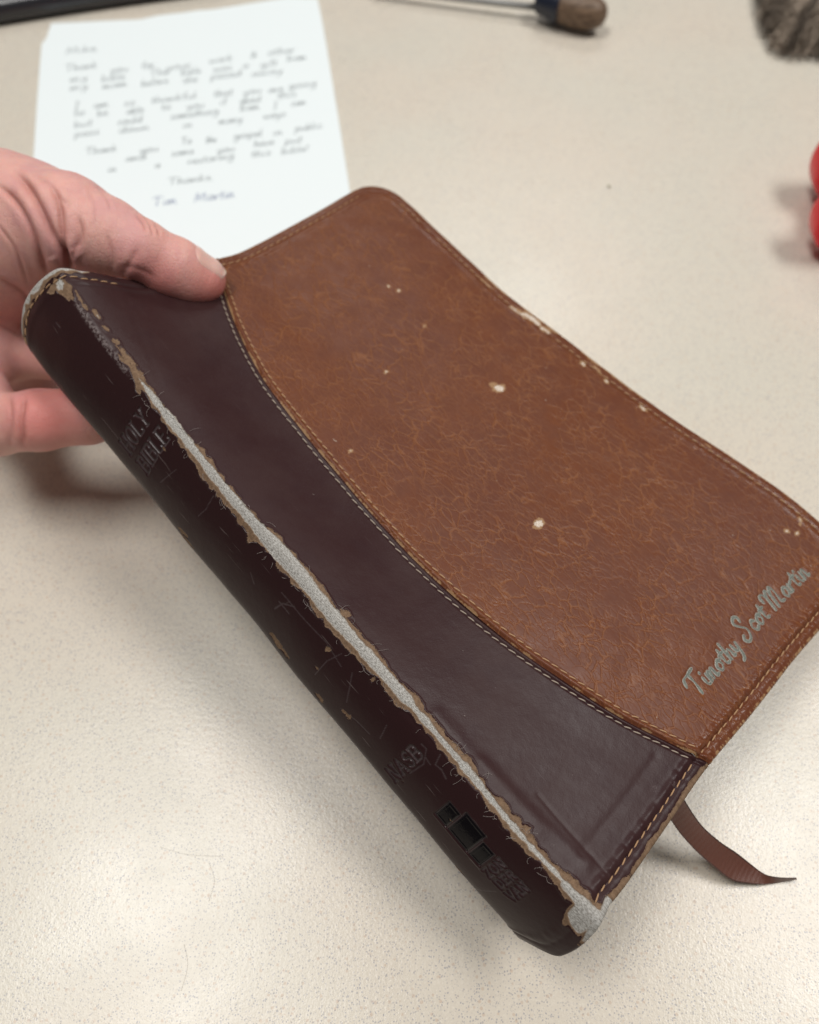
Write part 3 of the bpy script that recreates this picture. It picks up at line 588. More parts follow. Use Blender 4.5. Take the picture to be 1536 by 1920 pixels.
# boundary loop: head (seam -> fore), fore edge, tail (fore -> seam)
nb_v = brown_g.reshape(-1, 3); loop = np.concatenate([np.arange(NB), (np.arange(1, NV - 1) * NB + NB - 1), (NV - 1) * NB + np.arange(NB)[::-1]])
lp = nb_v[loop]; ln = BN.reshape(-1, 3)[loop]; tg = nrm(gsmooth(np.gradient(lp, axis=0), 2)); od = nrm(np.cross(tg, ln))
if od[NB + 450] @ (bg[450, -1] - bg[450, -30]) < 0: od = -od
rr = roll_rows(lp, ln, od); strip = np.array([lp] + rr)
nv0 = len(nb_v); allv = np.concatenate([nb_v, np.array(rr).reshape(-1, 3)])
idx = np.concatenate([loop[None], nv0 + np.arange(len(rr) * len(loop)).reshape(len(rr), -1)], 0)
sf = np.stack([idx[:-1, :-1], idx[:-1, 1:], idx[1:, 1:], idx[1:, :-1]], -1).reshape(-1, 4)
gf = grid_faces(NV, NB)
if flipcheck(brown_g, gf) @ BN[450, 200] < 0: gf = gf[:, ::-1]
m_ = len(loop) // 2; a, b, c = allv[sf[m_][0]], allv[sf[m_][1]], allv[sf[m_][2]]
if np.cross(b - a, c - a) @ (ln[m_] + od[m_]) < 0: sf = sf[:, ::-1]
brown = bk(mesh_np('front_cover_leather', allv, np.concatenate([gf, sf]), M_BROWN))
def bext(a): a = np.asarray(a).reshape(-1); return np.concatenate([a, np.tile(a[loop], len(rr))])
sheet = np.stack([bext(BU) * 1e-3, bext(BV) * 1e-3, 0 * bext(BU)], -1); sheet[nv0:, 2] = np.repeat(np.arange(len(rr)) * .0005, len(loop))
attrv(brown, 'sheet', sheet); attr(brown, 'wear', bext(bw)); attr(brown, 'tan', bext(bt_)); attr(brown, 'edge', bext(edge))
brown['label'] = 'creased chestnut brown leather panel with small white rub marks'

# -- lining under the cover, page block, back cover
def sub(a, n): return a[np.linspace(0, a.shape[0] - 1, n).astype(int)]
NN = nrm(np.cross(np.gradient(S, axis=1), np.gradient(S, axis=0)))
if NN[450, 100] @ (O - S[450, 100]) < 0: NN = -NN
def sheet_at(us, vs, off, extra=None):
    uu_, vv_ = np.meshgrid(us, vs); p = bil(uu_, vv_); jj = np.clip((vv_ * (NV - 1)).astype(int), 0, NV - 1); ii = np.clip((uu_ * (NU - 1)).astype(int), 0, NU - 1)
    return p - NN[jj, ii] * off, jj, ii
us, vs = np.linspace(.02, .95, 30), np.linspace(.03, .97, 40)
lg, _, _ = sheet_at(us, vs, .0022); lf = grid_faces(40, 30)
bk(mesh_np('cover_lining', lg.reshape(-1, 3), lf, M_LINING))
def slab(name, us, vs, o_top, o_bot, mat, dvec=None):
    top, jj, ii = sheet_at(us, vs, o_top); D = (C_E - C_R)[jj]; bot = top + D * o_bot
    nr, nc = top.shape[:2]; v = np.concatenate([top.reshape(-1, 3), bot.reshape(-1, 3)]); f = grid_faces(nr, nc); n0 = nr * nc
    ring = np.concatenate([np.arange(nc), np.arange(1, nr) * nc + nc - 1, (nr - 1) * nc + np.arange(nc - 1)[::-1], (np.arange(1, nr - 1) * nc)[::-1]])
    r2 = np.roll(ring, -1); sd = np.stack([ring, r2, r2 + n0, ring + n0], -1)
    return bk(mesh_np(name, v, np.concatenate([f, f[:, ::-1] + n0, sd]), mat, smooth=False))
def pages_mat():
    n = NT('page_edges', .7); p = n.pos(); c = n.mix(n.noise(n.n('ShaderNodeMapping', {'Vector': p, 'Scale': (200, 200, 4500)}).outputs[0], 1, 2), (.62, .57, .47), (.80, .77, .68)); n.base(c); return n.m
slab('page_block', np.linspace(.035, .93, 30), np.linspace(.035, .962, 40), .0028, .74, pages_mat())
t_, jj, ii = sheet_at(np.linspace(.10, .985, 40), np.linspace(.012, .988, 60), .0); D = (C_E - C_R)[jj]
v_ = t_ + D * .94; v2 = t_ + D * .94 + NN[jj, ii] * .002
v = np.concatenate([v_.reshape(-1, 3), v2.reshape(-1, 3)]); f = grid_faces(60, 40); n0 = 2400
ring = np.concatenate([np.arange(40), np.arange(1, 60) * 40 + 39, 59 * 40 + np.arange(39)[::-1], (np.arange(1, 59) * 40)[::-1]]); r2 = np.roll(ring, -1)
bk(mesh_np('back_cover', v, np.concatenate([f, f[:, ::-1] + n0, np.stack([ring, r2, r2 + n0, ring + n0], -1)]), plain('back_leather', (.11, .04, .022), .45, .3)))

# -- stitches: one shared mesh, one object each
def stitch_mesh(mat, ln=1.0, r=.15):
    vs, fs = [], []; ns, nc = 7, 6
    for i in range(ns):
        t = i / (ns - 1) * 2 - 1; rad = r * max(.15, math.sqrt(max(0, 1 - t ** 4))); z = .10 * (1 - t * t) - .05
        for k in range(nc):
            a = 2 * math.pi * k / nc; vs.append((t * ln * .5, math.cos(a) * rad, z * ln * .8 + math.sin(a) * rad * .8))
    for i in range(ns - 1):
        for k in range(nc): fs.append((i * nc + k, i * nc + (k + 1) % nc, (i + 1) * nc + (k + 1) % nc, (i + 1) * nc + k))
    me = bpy.data.meshes.new('stitch'); me.from_pydata(vs, [], fs); me.update(); me.materials.append(mat)
    for p_ in me.polygons: p_.use_smooth = True
    return me
ST_A, ST_B = stitch_mesh(M_THREAD), stitch_mesh(M_THREAD2)
from mathutils import Matrix
n_st = [0]
def stitches(path, nor, pitch, me, length=.0024, wob=.15, skip=0, lift=.00012):
    s = arclen(path); n = int(s[-1] / pitch)
    for k in range(n):
        t = (k + .5) * pitch
        if skip and rng.random() < skip: continue
        c = np.array([np.interp(t, s, path[:, q]) for q in range(3)]); a = np.array([np.interp(t - pitch * .4, s, path[:, q]) for q in range(3)]); b = np.array([np.interp(t + pitch * .4, s, path[:, q]) for q in range(3)])
        N = nrm(np.array([np.interp(t, s, nor[:, q]) for q in range(3)])); T = nrm(b - a); B = np.cross(N, T); ang = wob + rng.normal(0, .04)
        T2 = nrm(T * math.cos(ang) + B * math.sin(ang)); B2 = np.cross(N, T2); c = c + N * lift
        M = Matrix([[T2[0], B2[0], N[0], c[0]], [T2[1], B2[1], N[1], c[1]], [T2[2], B2[2], N[2], c[2]], [0, 0, 0, 1]])
        o = bpy.data.objects.new('stitch', me); COL.objects.link(o); ln_ = length * rng.uniform(.92, 1.05)
        o.parent = BOOK; o.matrix_basis = Matrix.Translation(-BOOK.location) @ M @ Matrix.Diagonal((ln_, .0016, .0016, 1)); n_st[0] += 1
def iso_path(grid, nor, field, val, rows=None, last=True):      # per row: point where field crosses val
    out, no = [], []
    for j in rows:
        f = field[j]; i = np.argmin(np.abs(f - val)); out.append(grid[j, i]); no.append(nor[j, i])
    return gsmooth(np.array(out), 3), np.array(no)
R_ = range(14, NV - 14)
p_, n_ = iso_path(dark_g, DN, sl_, 2.1, R_); stitches(p_[30:], n_[30:], .0031, ST_B, .0026)
p_, n_ = iso_path(brown_g, BN, bs, 2.4, R_); stitches(p_[30:], n_[30:], .0031, ST_A, .0026)
def row_of(mm): return int(round(mm / Lm * (NV - 1)))
jt, jh = row_of(Lm - 3.1), row_of(3.1)
stitches(dark_g[jt, 195:-4], DN[jt, 195:-4], .0033, ST_A, .0027)
stitches(dark_g[jh, 60:260:1], DN[jh, 60:260], .0033, ST_A, .0027)
i1 = np.argmin(np.abs(BU[jt] - (Wf[jt, 0] - 11)))
stitches(brown_g[jt, 4:i1], BN[jt, 4:i1], .0033, ST_A, .0027)
# fore edge stitch line 3.1 mm in
p_, n_ = iso_path(brown_g, BN, np.broadcast_to(dr, edge.shape), 3.1, range(row_of(13), row_of(Lm - 10))); stitches(p_, n_, .0034, ST_A, .0026, skip=.12)
i2 = np.argmin(np.abs(BU[jh] - (Wf[jh, 0] - 13))); i0 = 8
stitches(brown_g[jh, i0:i2], BN[jh, i0:i2], .0034, ST_A, .0026)
print('stitches', n_st[0])

# -- stamped name: ribbons of foil lying on the leather
def strokes_on_cover(name, text, px0, px1, xh, width, mat, lift, thick=.00005):
    st, wd = layout(text, FANCY, .13); a = np.array(inv(*px0)); b = np.array(inv(*px1)); vs, fs = [], []
    for q in st:
        c = catmull(q, 5) if len(q) > 2 else catmull(q, 6)
        sl = .18                                         # slant of the hand
        X = (c[:, 0] + sl * c[:, 1] * .6) / wd; uvp = a[None] + (b - a)[None] * X[:, None]
        uvp = uvp + np.stack([0 * X, -c[:, 1] * xh / L_], -1)
        pts = bil(uvp[:, 0], uvp[:, 1]); jj = np.clip((uvp[:, 1] * (NV - 1)).astype(int), 0, NV - 1); ii = np.clip((uvp[:, 0] * (NU - 1)).astype(int), 0, NU - 1)
        N = NN[jj, ii]; bi = np.clip(((uvp[:, 0] - useam[jj]) / (umax[jj] - useam[jj]) * (NB - 1)).round().astype(int), 0, NB - 1); pts = pts + N * (gsmooth(bd_[jj, bi], 1.5) * 1e-3)[:, None]; T = nrm(np.gradient(pts, axis=0)); B = np.cross(N, T); k0 = len(vs)
        m = len(pts); wv = width * (.82 + .25 * np.sin(np.linspace(0, 9, m)))
        prof = [(-1, -.1), (-.8, .7), (0, 1), (.8, .7), (1, -.1)]
        pts = np.vstack([pts[0] - T[0] * width * .4, pts, pts[-1] + T[-1] * width * .4]); N = np.vstack([N[:1], N, N[-1:]]); B = np.vstack([B[:1], B, B[-1:]]); wv = np.concatenate([[wv[0] * .4], wv, [wv[-1] * .4]])
        for p1, n1, b1, w1 in zip(pts, N, B, wv):
            for (x, z) in prof: vs.append(p1 + b1 * (x * w1 * .5) + n1 * (lift + z * thick))
        for i in range(len(pts) - 1):
            for k in range(4): o = k0 + i * 5 + k; fs.append((o, o + 1, o + 6, o + 5))
    return bk(mesh_np(name, np.array(vs), fs, mat))
# the patch S lacks the fine relief, so lift slightly above it
foil = plain('silver_foil', (.27, .265, .23), .42, .4, 2500, .3); foil.node_tree.nodes['Principled BSDF'].inputs['Metallic'].default_value = .15
foil_in = plain('green_grey_foil', (.12, .135, .112), .45, .4, 2500, .35)
strokes_on_cover('name_imprint_outline', 'Timothy Scot Martin', (1311, 1306), (1519, 1077), .0034, .00118, foil, .00003)
strokes_on_cover('name_imprint', 'Timothy Scot Martin', (1311, 1306), (1519, 1077), .0034, .00066, foil_in, .00009)

# -- ribbon marker
RU = [(1270, 1470), (1283, 1498), (1314, 1545), (1349, 1577), (1384, 1601), (1429, 1636), (1454, 1645), (1476, 1647), (1494, 1647)]
RL = [(1235, 1490), (1256, 1533), (1276, 1563), (1304, 1594), (1335, 1622), (1370, 1649), (1401, 1656), (1436, 1658), (1480, 1652), (1494, 1648)]
a_ = resample(catmull(np.array(RU, float), 8), 60); b_ = resample(catmull(np.array(RL, float), 8), 60)
tt = np.linspace(0, 1, 60); dg = (H - .0006) / (SP + (a_[:, 1] - 960) / FPX * CP); dgb = (H - .0006) / (SP + (b_[:, 1] - 960) / FPX * CP)
hfall = (1 - tt) ** 1.6
da = np.minimum(dg, .247 + (dg - .247) * (1 - hfall) ** 1.0) - .0012 * sstep(.7, 1, tt) * 4 * (1 - .2 * tt); db = np.minimum(dgb, .246 + (dgb - .246) * (1 - hfall) ** 1.0)
A_, B_ = PV(a_[:, 0], a_[:, 1], da), PV(b_[:, 0], b_[:, 1], db); x_ = np.linspace(0, 1, 12)[None, :, None]
rg = A_[:, None] * (1 - x_) + B_[:, None] * x_
rn = normals(rg); rn = rn if rn[20, 5] @ (O - rg[20, 5]) > 0 else -rn
rg = rg + rn * (.0004 * np.sin(np.pi * x_) * np.sin(np.linspace(0, 7, 60))[:, None, None])
def ribbon_mat():
    n = NT('brown_satin', .42, .5); p = n.attr('rib', 'Vector'); wv = n.n('ShaderNodeTexWave', {'Vector': p, 'Scale': 110.0, 'Distortion': .6}).outputs[1]
    c = n.mix(n.noise(p, 300, 2), (.085, .027, .017), (.125, .042, .025)); sx = n.n('ShaderNodeSeparateXYZ', {0: p}).outputs[1]
    d = n.math('ABSOLUTE', n.math('SUBTRACT', sx, .5)); c = n.mix(n.map(d, .42, .47, 0, .6), c, (.03, .012, .010)); n.base(c)
    n.b.inputs['Sheen Weight'].default_value = .08; n.normal(n.bump(n.math('ADD', wv, n.noise(p, 2500, 1)), .3, .0002)); return n.m
rb2 = rg - rn * .00022; v = np.concatenate([rg.reshape(-1, 3), rb2.reshape(-1, 3)]); f = grid_faces(60, 12); n0 = 720
ring = np.concatenate([np.arange(12), np.arange(1, 60) * 12 + 11, 59 * 12 + np.arange(11)[::-1], (np.arange(1, 59) * 12)[::-1]]); r2 = np.roll(ring, -1)
rib = bk(mesh_np('ribbon_marker', v, np.concatenate([f, f[:, ::-1] + n0, np.stack([ring, r2, r2 + n0, ring + n0], -1)]), ribbon_mat()))
rc = np.stack(np.meshgrid(np.linspace(0, 1, 12), np.linspace(0, .1, 60)), -1); rc = np.concatenate([rc[..., 1:], rc[..., :1], 0 * rc[..., :1]], -1).reshape(-1, 3); attrv(rib, 'rib', np.concatenate([rc, rc]))

# ------------------------------------------------------------------ the hand: one continuous skin from blended tapered limbs
UP, FW, RT = np.array([0, SP, CP]), np.array([0, CP, -SP]), np.array([1., 0, 0])
WR = P(-175, 450, .335); ELB = WR + np.array([-.13, -.075, .03])
LIMBS = [  # a, ra, b, rb, blend
 (ELB, .033, WR, .0275, .012),
 (WR, .0275, P(-20, 455, .322), .0285, .012),
 (WR, .026, P(-60, 560, .345), .024, .010),
 (P(-20, 455, .322), .0285, P(60, 440, .312), .0225, .010),
 (P(10, 410, .310), .0235, P(125, 420, .297), .0165, .010),
 (P(125, 420, .297), .0160, P(200, 443, .293), .0127, .006),
 (P(200, 443, .293), .0125, P(262, 469, .2925), .0104, .004),
 (P(262, 469, .2925), .0102, P(330, 500, .298), .0096, .003),
 (P(330, 500, .298), .0096, P(378, 524, .3035), .0086, .003),
 (P(310, 512, .298), .0086, P(350, 526, .301), .0084, .004),
 # knuckle bases and the four fingers that close under the book
 (P(-60, 560, .345), .024, P(-10, 640, .335), .0150, .008),
 (P(-40, 620, .345), .0125, P(30, 655, .340), .0112, .005), (P(30, 655, .340), .0110, P(130, 668, .335), .0100, .003), (P(130, 668, .335), .0100, P(225, 690, .330), .0082, .003),
 (P(-70, 700, .328), .0130, P(-10, 795, .312), .0118, .005), (P(-10, 795, .312), .0112, P(75, 788, .305), .0108, .003), (P(75, 788, .305), .0108, P(165, 778, .303), .0102, .003), (P(165, 778, .303), .0100, P(235, 765, .304), .0084, .003),
 (P(-60, 560, .345), .020, P(-70, 700, .328), .0130, .008),
 (P(-80, 700, .355), .0140, P(50, 712, .358), .0120, .006),
 (P(-20, 560, .350), .0120, P(90, 575, .342), .0108, .005), (P(90, 575, .342), .0106, P(200, 600, .338), .0095, .003), (P(200, 600, .338), .0095, P(280, 625, .336), .0080, .003),
 (P(-10, 520, .355), .0110, P(110, 520, .356), .0098, .005), (P(110, 520, .356), .0096, P(210, 540, .356), .0078, .003),
]
def sdf(p):
    d = None
    for a, ra, b, rb, k in LIMBS:
        ab = (b - a).astype(np.float32); t = np.clip(((p - a) @ ab) / (ab @ ab), 0, 1); q = p - a - t[..., None] * ab
        e = np.sqrt((q * q).sum(-1)) - (ra + (rb - ra) * t)
        if d is None: d = e
        else: h = np.clip(.5 + .5 * (d - e) / k, 0, 1); d = d * (1 - h) + e * h - k * h * (1 - h)
    return d
def grad(p, e=.0004): return nrm(np.stack([sdf(p + np.eye(3)[k] * e) - sdf(p - np.eye(3)[k] * e) for k in range(3)], -1))
def surface_nets(lo, hi, h):
    n = np.ceil((hi - lo) / h).astype(int) + 1; ax = [lo[k] + h * np.arange(n[k]) for k in range(3)]
    f = np.empty(n, np.float32)
    for i in range(n[0]):
        g = np.stack(np.meshgrid([ax[0][i]], ax[1], ax[2], indexing='ij'), -1)[0].astype(np.float32); f[i] = sdf(g)
    ins = f < 0; cnt = sum(ins[i:n[0] - 1 + i, j:n[1] - 1 + j, k:n[2] - 1 + k].astype(np.int8) for i in (0, 1) for j in (0, 1) for k in (0, 1))
    act = (cnt > 0) & (cnt < 8); ids = -np.ones(act.shape, int); ids[act] = np.arange(act.sum()); c = np.argwhere(act)
    acc = np.zeros((len(c), 3)); m = np.zeros(len(c))
    cor = [(i, j, k) for i in (0, 1) for j in (0, 1) for k in (0, 1)]
    for a in range(8):
        for b in range(a + 1, 8):
            A, B = np.array(cor[a]), np.array(cor[b])
            if np.abs(A - B).sum() != 1: continue
            fa = f[tuple((c + A).T)]; fb = f[tuple((c + B).T)]; x = (fa < 0) != (fb < 0); t = np.where(x, fa / (fa - fb + 1e-20), 0)
            acc += x[:, None] * (A + t[:, None] * (B - A)); m += x
    v = lo + h * (c + acc / m[:, None]); fs = []
    for axis in range(3):
        u, w_ = [(1, 2), (2, 0), (0, 1)][axis]; sh = [slice(None)] * 3; s0 = list(sh); s1 = list(sh); s0[axis] = slice(0, -1); s1[axis] = slice(1, None)
        x = ins[tuple(s0)] != ins[tuple(s1)]; e = np.argwhere(x); e = e[(e[:, u] > 0) & (e[:, w_] > 0) & (e[:, u] < act.shape[u]) & (e[:, w_] < act.shape[w_]) & (e[:, axis] < act.shape[axis])]
        du, dw = np.eye(3, dtype=int)[u], np.eye(3, dtype=int)[w_]
        q = np.stack([ids[tuple((e - du - dw).T)], ids[tuple((e - dw).T)], ids[tuple(e.T)], ids[tuple((e - du).T)]], -1)
        fl = ins[tuple(e.T)]; q = np.where(fl[:, None], q, q[:, ::-1]); fs.append(q[(q >= 0).all(1)])
    return v, np.concatenate(fs)
_lo = np.min([np.minimum(a - ra, b - rb) for a, ra, b, rb, k in LIMBS], 0) - .004; _hi = np.max([np.maximum(a + ra, b + rb) for a, ra, b, rb, k in LIMBS], 0) + .004
hv, hf = surface_nets(_lo, _hi, .0015)
tmp = mesh_np('tmp', hv, hf); md = tmp.modifiers.new('s', 'SUBSURF'); md.levels = 2; md.subdivision_type = 'CATMULL_CLARK'
bpy.context.view_layer.update(); ev = tmp.evaluated_get(bpy.context.evaluated_depsgraph_get()); me = bpy.data.meshes.new_from_object(ev)
hv = np.empty(len(me.vertices) * 3, np.float32); me.vertices.foreach_get('co', hv); hv = hv.reshape(-1, 3).astype(float)
for _ in range(2): gN = grad(hv); hv = hv - gN * sdf(hv)[:, None] * .9
gN = grad(hv); hx, hy, hd_ = proj(hv); facing = np.clip(np.sum(gN * nrm(O - hv), -1) * 3 + .4, 0, 1)
crease = np.zeros(len(hv)); red = np.zeros(len(hv))
def groove(pts, depth, wpx, puff=.35):
    p = catmull(np.array(pts, float), 6); m = (hx > p[:, 0].min() - 30) & (hx < p[:, 0].max() + 30) & (hy > p[:, 1].min() - 30) & (hy < p[:, 1].max() + 30) & (facing > 0)
    s_ = arclen(p); d = np.full(m.sum(), 1e9); tt_ = np.zeros(m.sum()); X, Y = hx[m], hy[m]
    for i in range(len(p) - 1):
        a, b = p[i], p[i + 1]; vx, vy = b - a; L2 = vx * vx + vy * vy + 1e-9; t = np.clip(((X - a[0]) * vx + (Y - a[1]) * vy) / L2, 0, 1)
        e = np.hypot(X - a[0] - t * vx, Y - a[1] - t * vy); k = e < d; d = np.where(k, e, d); tt_ = np.where(k, (s_[i] + t * (s_[i + 1] - s_[i])) / s_[-1], tt_)
    taper = np.clip(np.minimum(tt_, 1 - tt_) * 5 + .25, 0, 1)
    depth = depth * .68
    crease[m] += taper * facing[m] * (-depth * np.exp(-(d / wpx) ** 2) + depth * puff * np.exp(-((d - wpx * 2.6) / (wpx * 1.6)) ** 2)); red[m] = np.maximum(red[m], taper * np.exp(-(d / (wpx * 1.6)) ** 2) * min(1, depth * 1200))
for pts, dp, wp in [
    ([(28, 325), (48, 345), (66, 372), (91, 422), (109, 454), (122, 479), (129, 496)], .0022, 6), ([(-5, 346), (31, 379), (62, 435), (81, 491), (92, 520)], .0014, 5),
    ([(96, 350), (112, 385), (118, 435), (124, 470), (128, 492)], .0013, 5), ([(146, 405), (151, 440), (139, 480)], .0008, 5), ([(118, 470), (128, 496), (138, 505)], .0028, 8),
    ([(-5, 420), (30, 470), (52, 530)], .0006, 3), ([(60, 330), (90, 345), (130, 390)], .0004, 4), ([(200, 440), (208, 470), (213, 505)], .0004, 4),
    ([(258, 465), (250, 483), (238, 502), (230, 520)], .0005, 6), ([(256, 404), (266, 414), (276, 432)], .0007, 3.0), ([(268, 404), (280, 420), (288, 440)], .0006, 2.6), ([(288, 420), (296, 430), (300, 442)], .0005, 2.4),
    ([(180, 345), (200, 372), (210, 395)], .0003, 3), ([(165, 350), (175, 390), (172, 430)], .0003, 3.5), ([(46, 745), (40, 790), (46, 835)], .0012, 5), ([(14, 735), (22, 780), (18, 840)], .0005, 5),
    ([(-5, 520), (40, 545), (60, 570)], .0008, 4), ([(228, 500), (262, 505), (290, 520)], .0003, 5), ([(0, 610), (30, 625), (50, 640)], .0006, 4)]:
    groove(pts, dp, wp)
hv2 = hv + gN * crease[:, None]
me.vertices.foreach_set('co', hv2.astype(np.float32).ravel()); me.update()
def skin():
    n = NT('skin', .48, .35); p = n.pos(); rd, tip = n.attr('red'), n.attr('pink')
    c = n.mix(n.map(n.noise(p, 90, 3), .3, .7), (.74, .405, .35), (.68, .35, .31)); c = n.mix(n.map(n.noise(p, 330, 3), .35, .7, 0, .5), c, (.72, .42, .36))
    c = n.mix(n.map(n.noise(n.vadd(p, (1, 2, 3)), 70, 4, .6), .42, .64, 0, .5), c, (.58, .29, .30))
    c = n.mix(n.math('MULTIPLY', tip, .85), c, (.66, .205, .18)); c = n.mix(n.math('MULTIPLY', rd, .55), c, (.40, .14, .11)); n.base(c)
    n.b.inputs['Subsurface Weight'].default_value = .35; n.b.inputs['Subsurface Radius'].default_value = (1, .35, .2); n.b.inputs['Subsurface Scale'].default_value = .0022
    v1 = n.vor(n.vadd(p, n.noise(p, 500, 2, out=1), .0008), 950); v2 = n.vor(p, 420)
    h = n.math('ADD', n.map(v1, 0, .12), n.math('MULTIPLY', n.map(v2, 0, .08), .8)); h = n.math('ADD', h, n.math('MULTIPLY', n.noise(p, 160, 3), 1.6))
    n.rough(n.map(n.noise(p, 200, 2), .3, .7, .40, .55)); n.normal(n.bump(h, .32, .00028)); return n.m
me.materials.clear(); me.materials.append(skin()); me.name = 'hand'
bpy.data.objects.remove(tmp)
hand = bpy.data.objects.new('hand', me); COL.objects.link(hand); attr(hand, 'red', red)
tip_c = P(395, 545, .303); pk = np.exp(-(np.linalg.norm(hv - tip_c, axis=1) / .012) ** 2); pk = np.maximum(pk, .8 * np.exp(-(np.linalg.norm(hv - P(290, 540, .29), axis=1) / .011) ** 2))
pk = np.maximum(pk, np.exp(-(np.linalg.norm(hv - P(95, 775, .297), axis=1) / .016) ** 2)); attr(hand, 'pink', pk)
for p_ in me.polygons[:1]: pass
me.polygons.foreach_set('use_smooth', np.ones(len(me.polygons), bool))
tag(hand, 'left hand with its thumb pressed on the dark leather and fingers curled under the book', 'hand')
# thumb nail
ta, tb_ = P(262, 469, .2925), P(378, 524, .3035); TD = nrm(tb_ - ta); nN = .9 * UP + .42 * RT - .24 * FW; nN = nrm(nN - (nN @ TD) * TD); sd_ = np.cross(TD, nN)
def cast(o, d):
    t = np.full(len(o), .004)
    for _ in range(24): t = t - sdf(o + d * t[:, None]) * .8
    return t
na, nb2 = 26, 25; al = np.linspace(-.0075, .0088, na); be = np.radians(np.linspace(-62, 62, nb2)); vs = []
for i, a in enumerate(al):
    fr_ = (a - al[0]) / (al[-1] - al[0]); wdt = 1.0 if fr_ > .3 else math.sqrt(max(.0, 1 - ((.3 - fr_) / .3) ** 2)) * .55 + .45
    if fr_ > .82: wdt *= math.sqrt(max(0, 1 - ((fr_ - .82) / .2) ** 2))
    for b in be:
        bb = b * wdt; d = nN * math.cos(bb) + sd_ * math.sin(bb); o_ = tb_ + TD * min(a, .0035); d2 = nrm(d + TD * max(0, (a - .0035)) / .0085 * .75)
        vs.append((o_, d2, fr_, abs(b) / be[-1]))
o_ = np.array([v[0] for v in vs]); d_2 = np.array([v[1] for v in vs]); t_ = cast(o_, -d_2 * -1)
fr_a = np.array([v[2] for v in vs]); ba = np.array([v[3] for v in vs])
lift_ = .00055 * (1 - np.clip((ba - .8) / .2, 0, 1) * 1.2) * np.clip(fr_a / .15, -.3, 1) - .00015 + .0004 * np.clip((fr_a - .8) / .2, 0, 1)
nv_ = o_ + d_2 * (t_ + lift_)[:, None]; nf = grid_faces(na, nb2)
nlm = NT('nail', .28, .5); q_ = nlm.attr('along'); nlm.base(nlm.mix(nlm.map(q_, .84, .90), (.74, .46, .40), (.82, .66, .58))); nlm.b.inputs['Subsurface Weight'].default_value = .2; nlm.b.inputs['Subsurface Scale'].default_value = .001
nl = mesh_np('thumb_nail', nv_, nf, nlm.m, hand); attr(nl, 'along', fr_a)
sm_ = nl.modifiers.new('t', 'SOLIDIFY'); sm_.thickness = .0004; sm_.offset = -1

# ------------------------------------------------------------------ note paper
def g2(pts, z=0.0): return np.array([G(x, y, z) for x, y in pts])
PAP = [(97, 46), (150, 44), (210, 41), (262, 39), (300, 31), (345, 26), (372, 22), (400, 20), (450, 12), (500, 4), (540, -2), (596, 0), (604, 40), (612, 85), (626, 170), (641, 262), (655, 352), (672, 470), (690, 590),
       (560, 620), (400, 640), (230, 650), (48, 655), (52, 520), (58, 400), (64, 300), (70, 200), (76, 120), (79, 85), (88, 74)]
pm = NT('white_paper', .65, .3); pp = pm.pos(); pm.base(pm.mix(pm.noise(pp, 1200, 2), (.76, .82, .835), (.80, .86, .87))); pm.normal(pm.bump(pm.noise(pp, 900, 3), .15, .0002))
def prism(name, pts, z0, z1, mat, parent=None):
    a = g2(pts); n = len(a); c = a.mean(0); v = [(*p[:2], z1) for p in a] + [(*p[:2], z0) for p in a]
    me = bpy.data.meshes.new(name); me.from_pydata([tuple(map(float, x)) for x in v], [], [tuple(range(n))[::-1], tuple(range(n, 2 * n))] + [(i, i + n, (i + 1) % n + n, (i + 1) % n) for i in range(n)])
    me.update(); me.materials.append(mat); o = bpy.data.objects.new(name, me); COL.objects.link(o); o.parent = parent; return o
note = empty('handwritten_note', (0, 0, 0), 'white sheet of handwritten notepaper lying on the desk behind the hand', 'note')
prism('paper_sheet', PAP, .0003, .0009, pm.m, note)
INK, INKB = plain('dark_ink', (.19, .22, .23), .5), plain('blue_ink', (.13, .17, .33), .5)
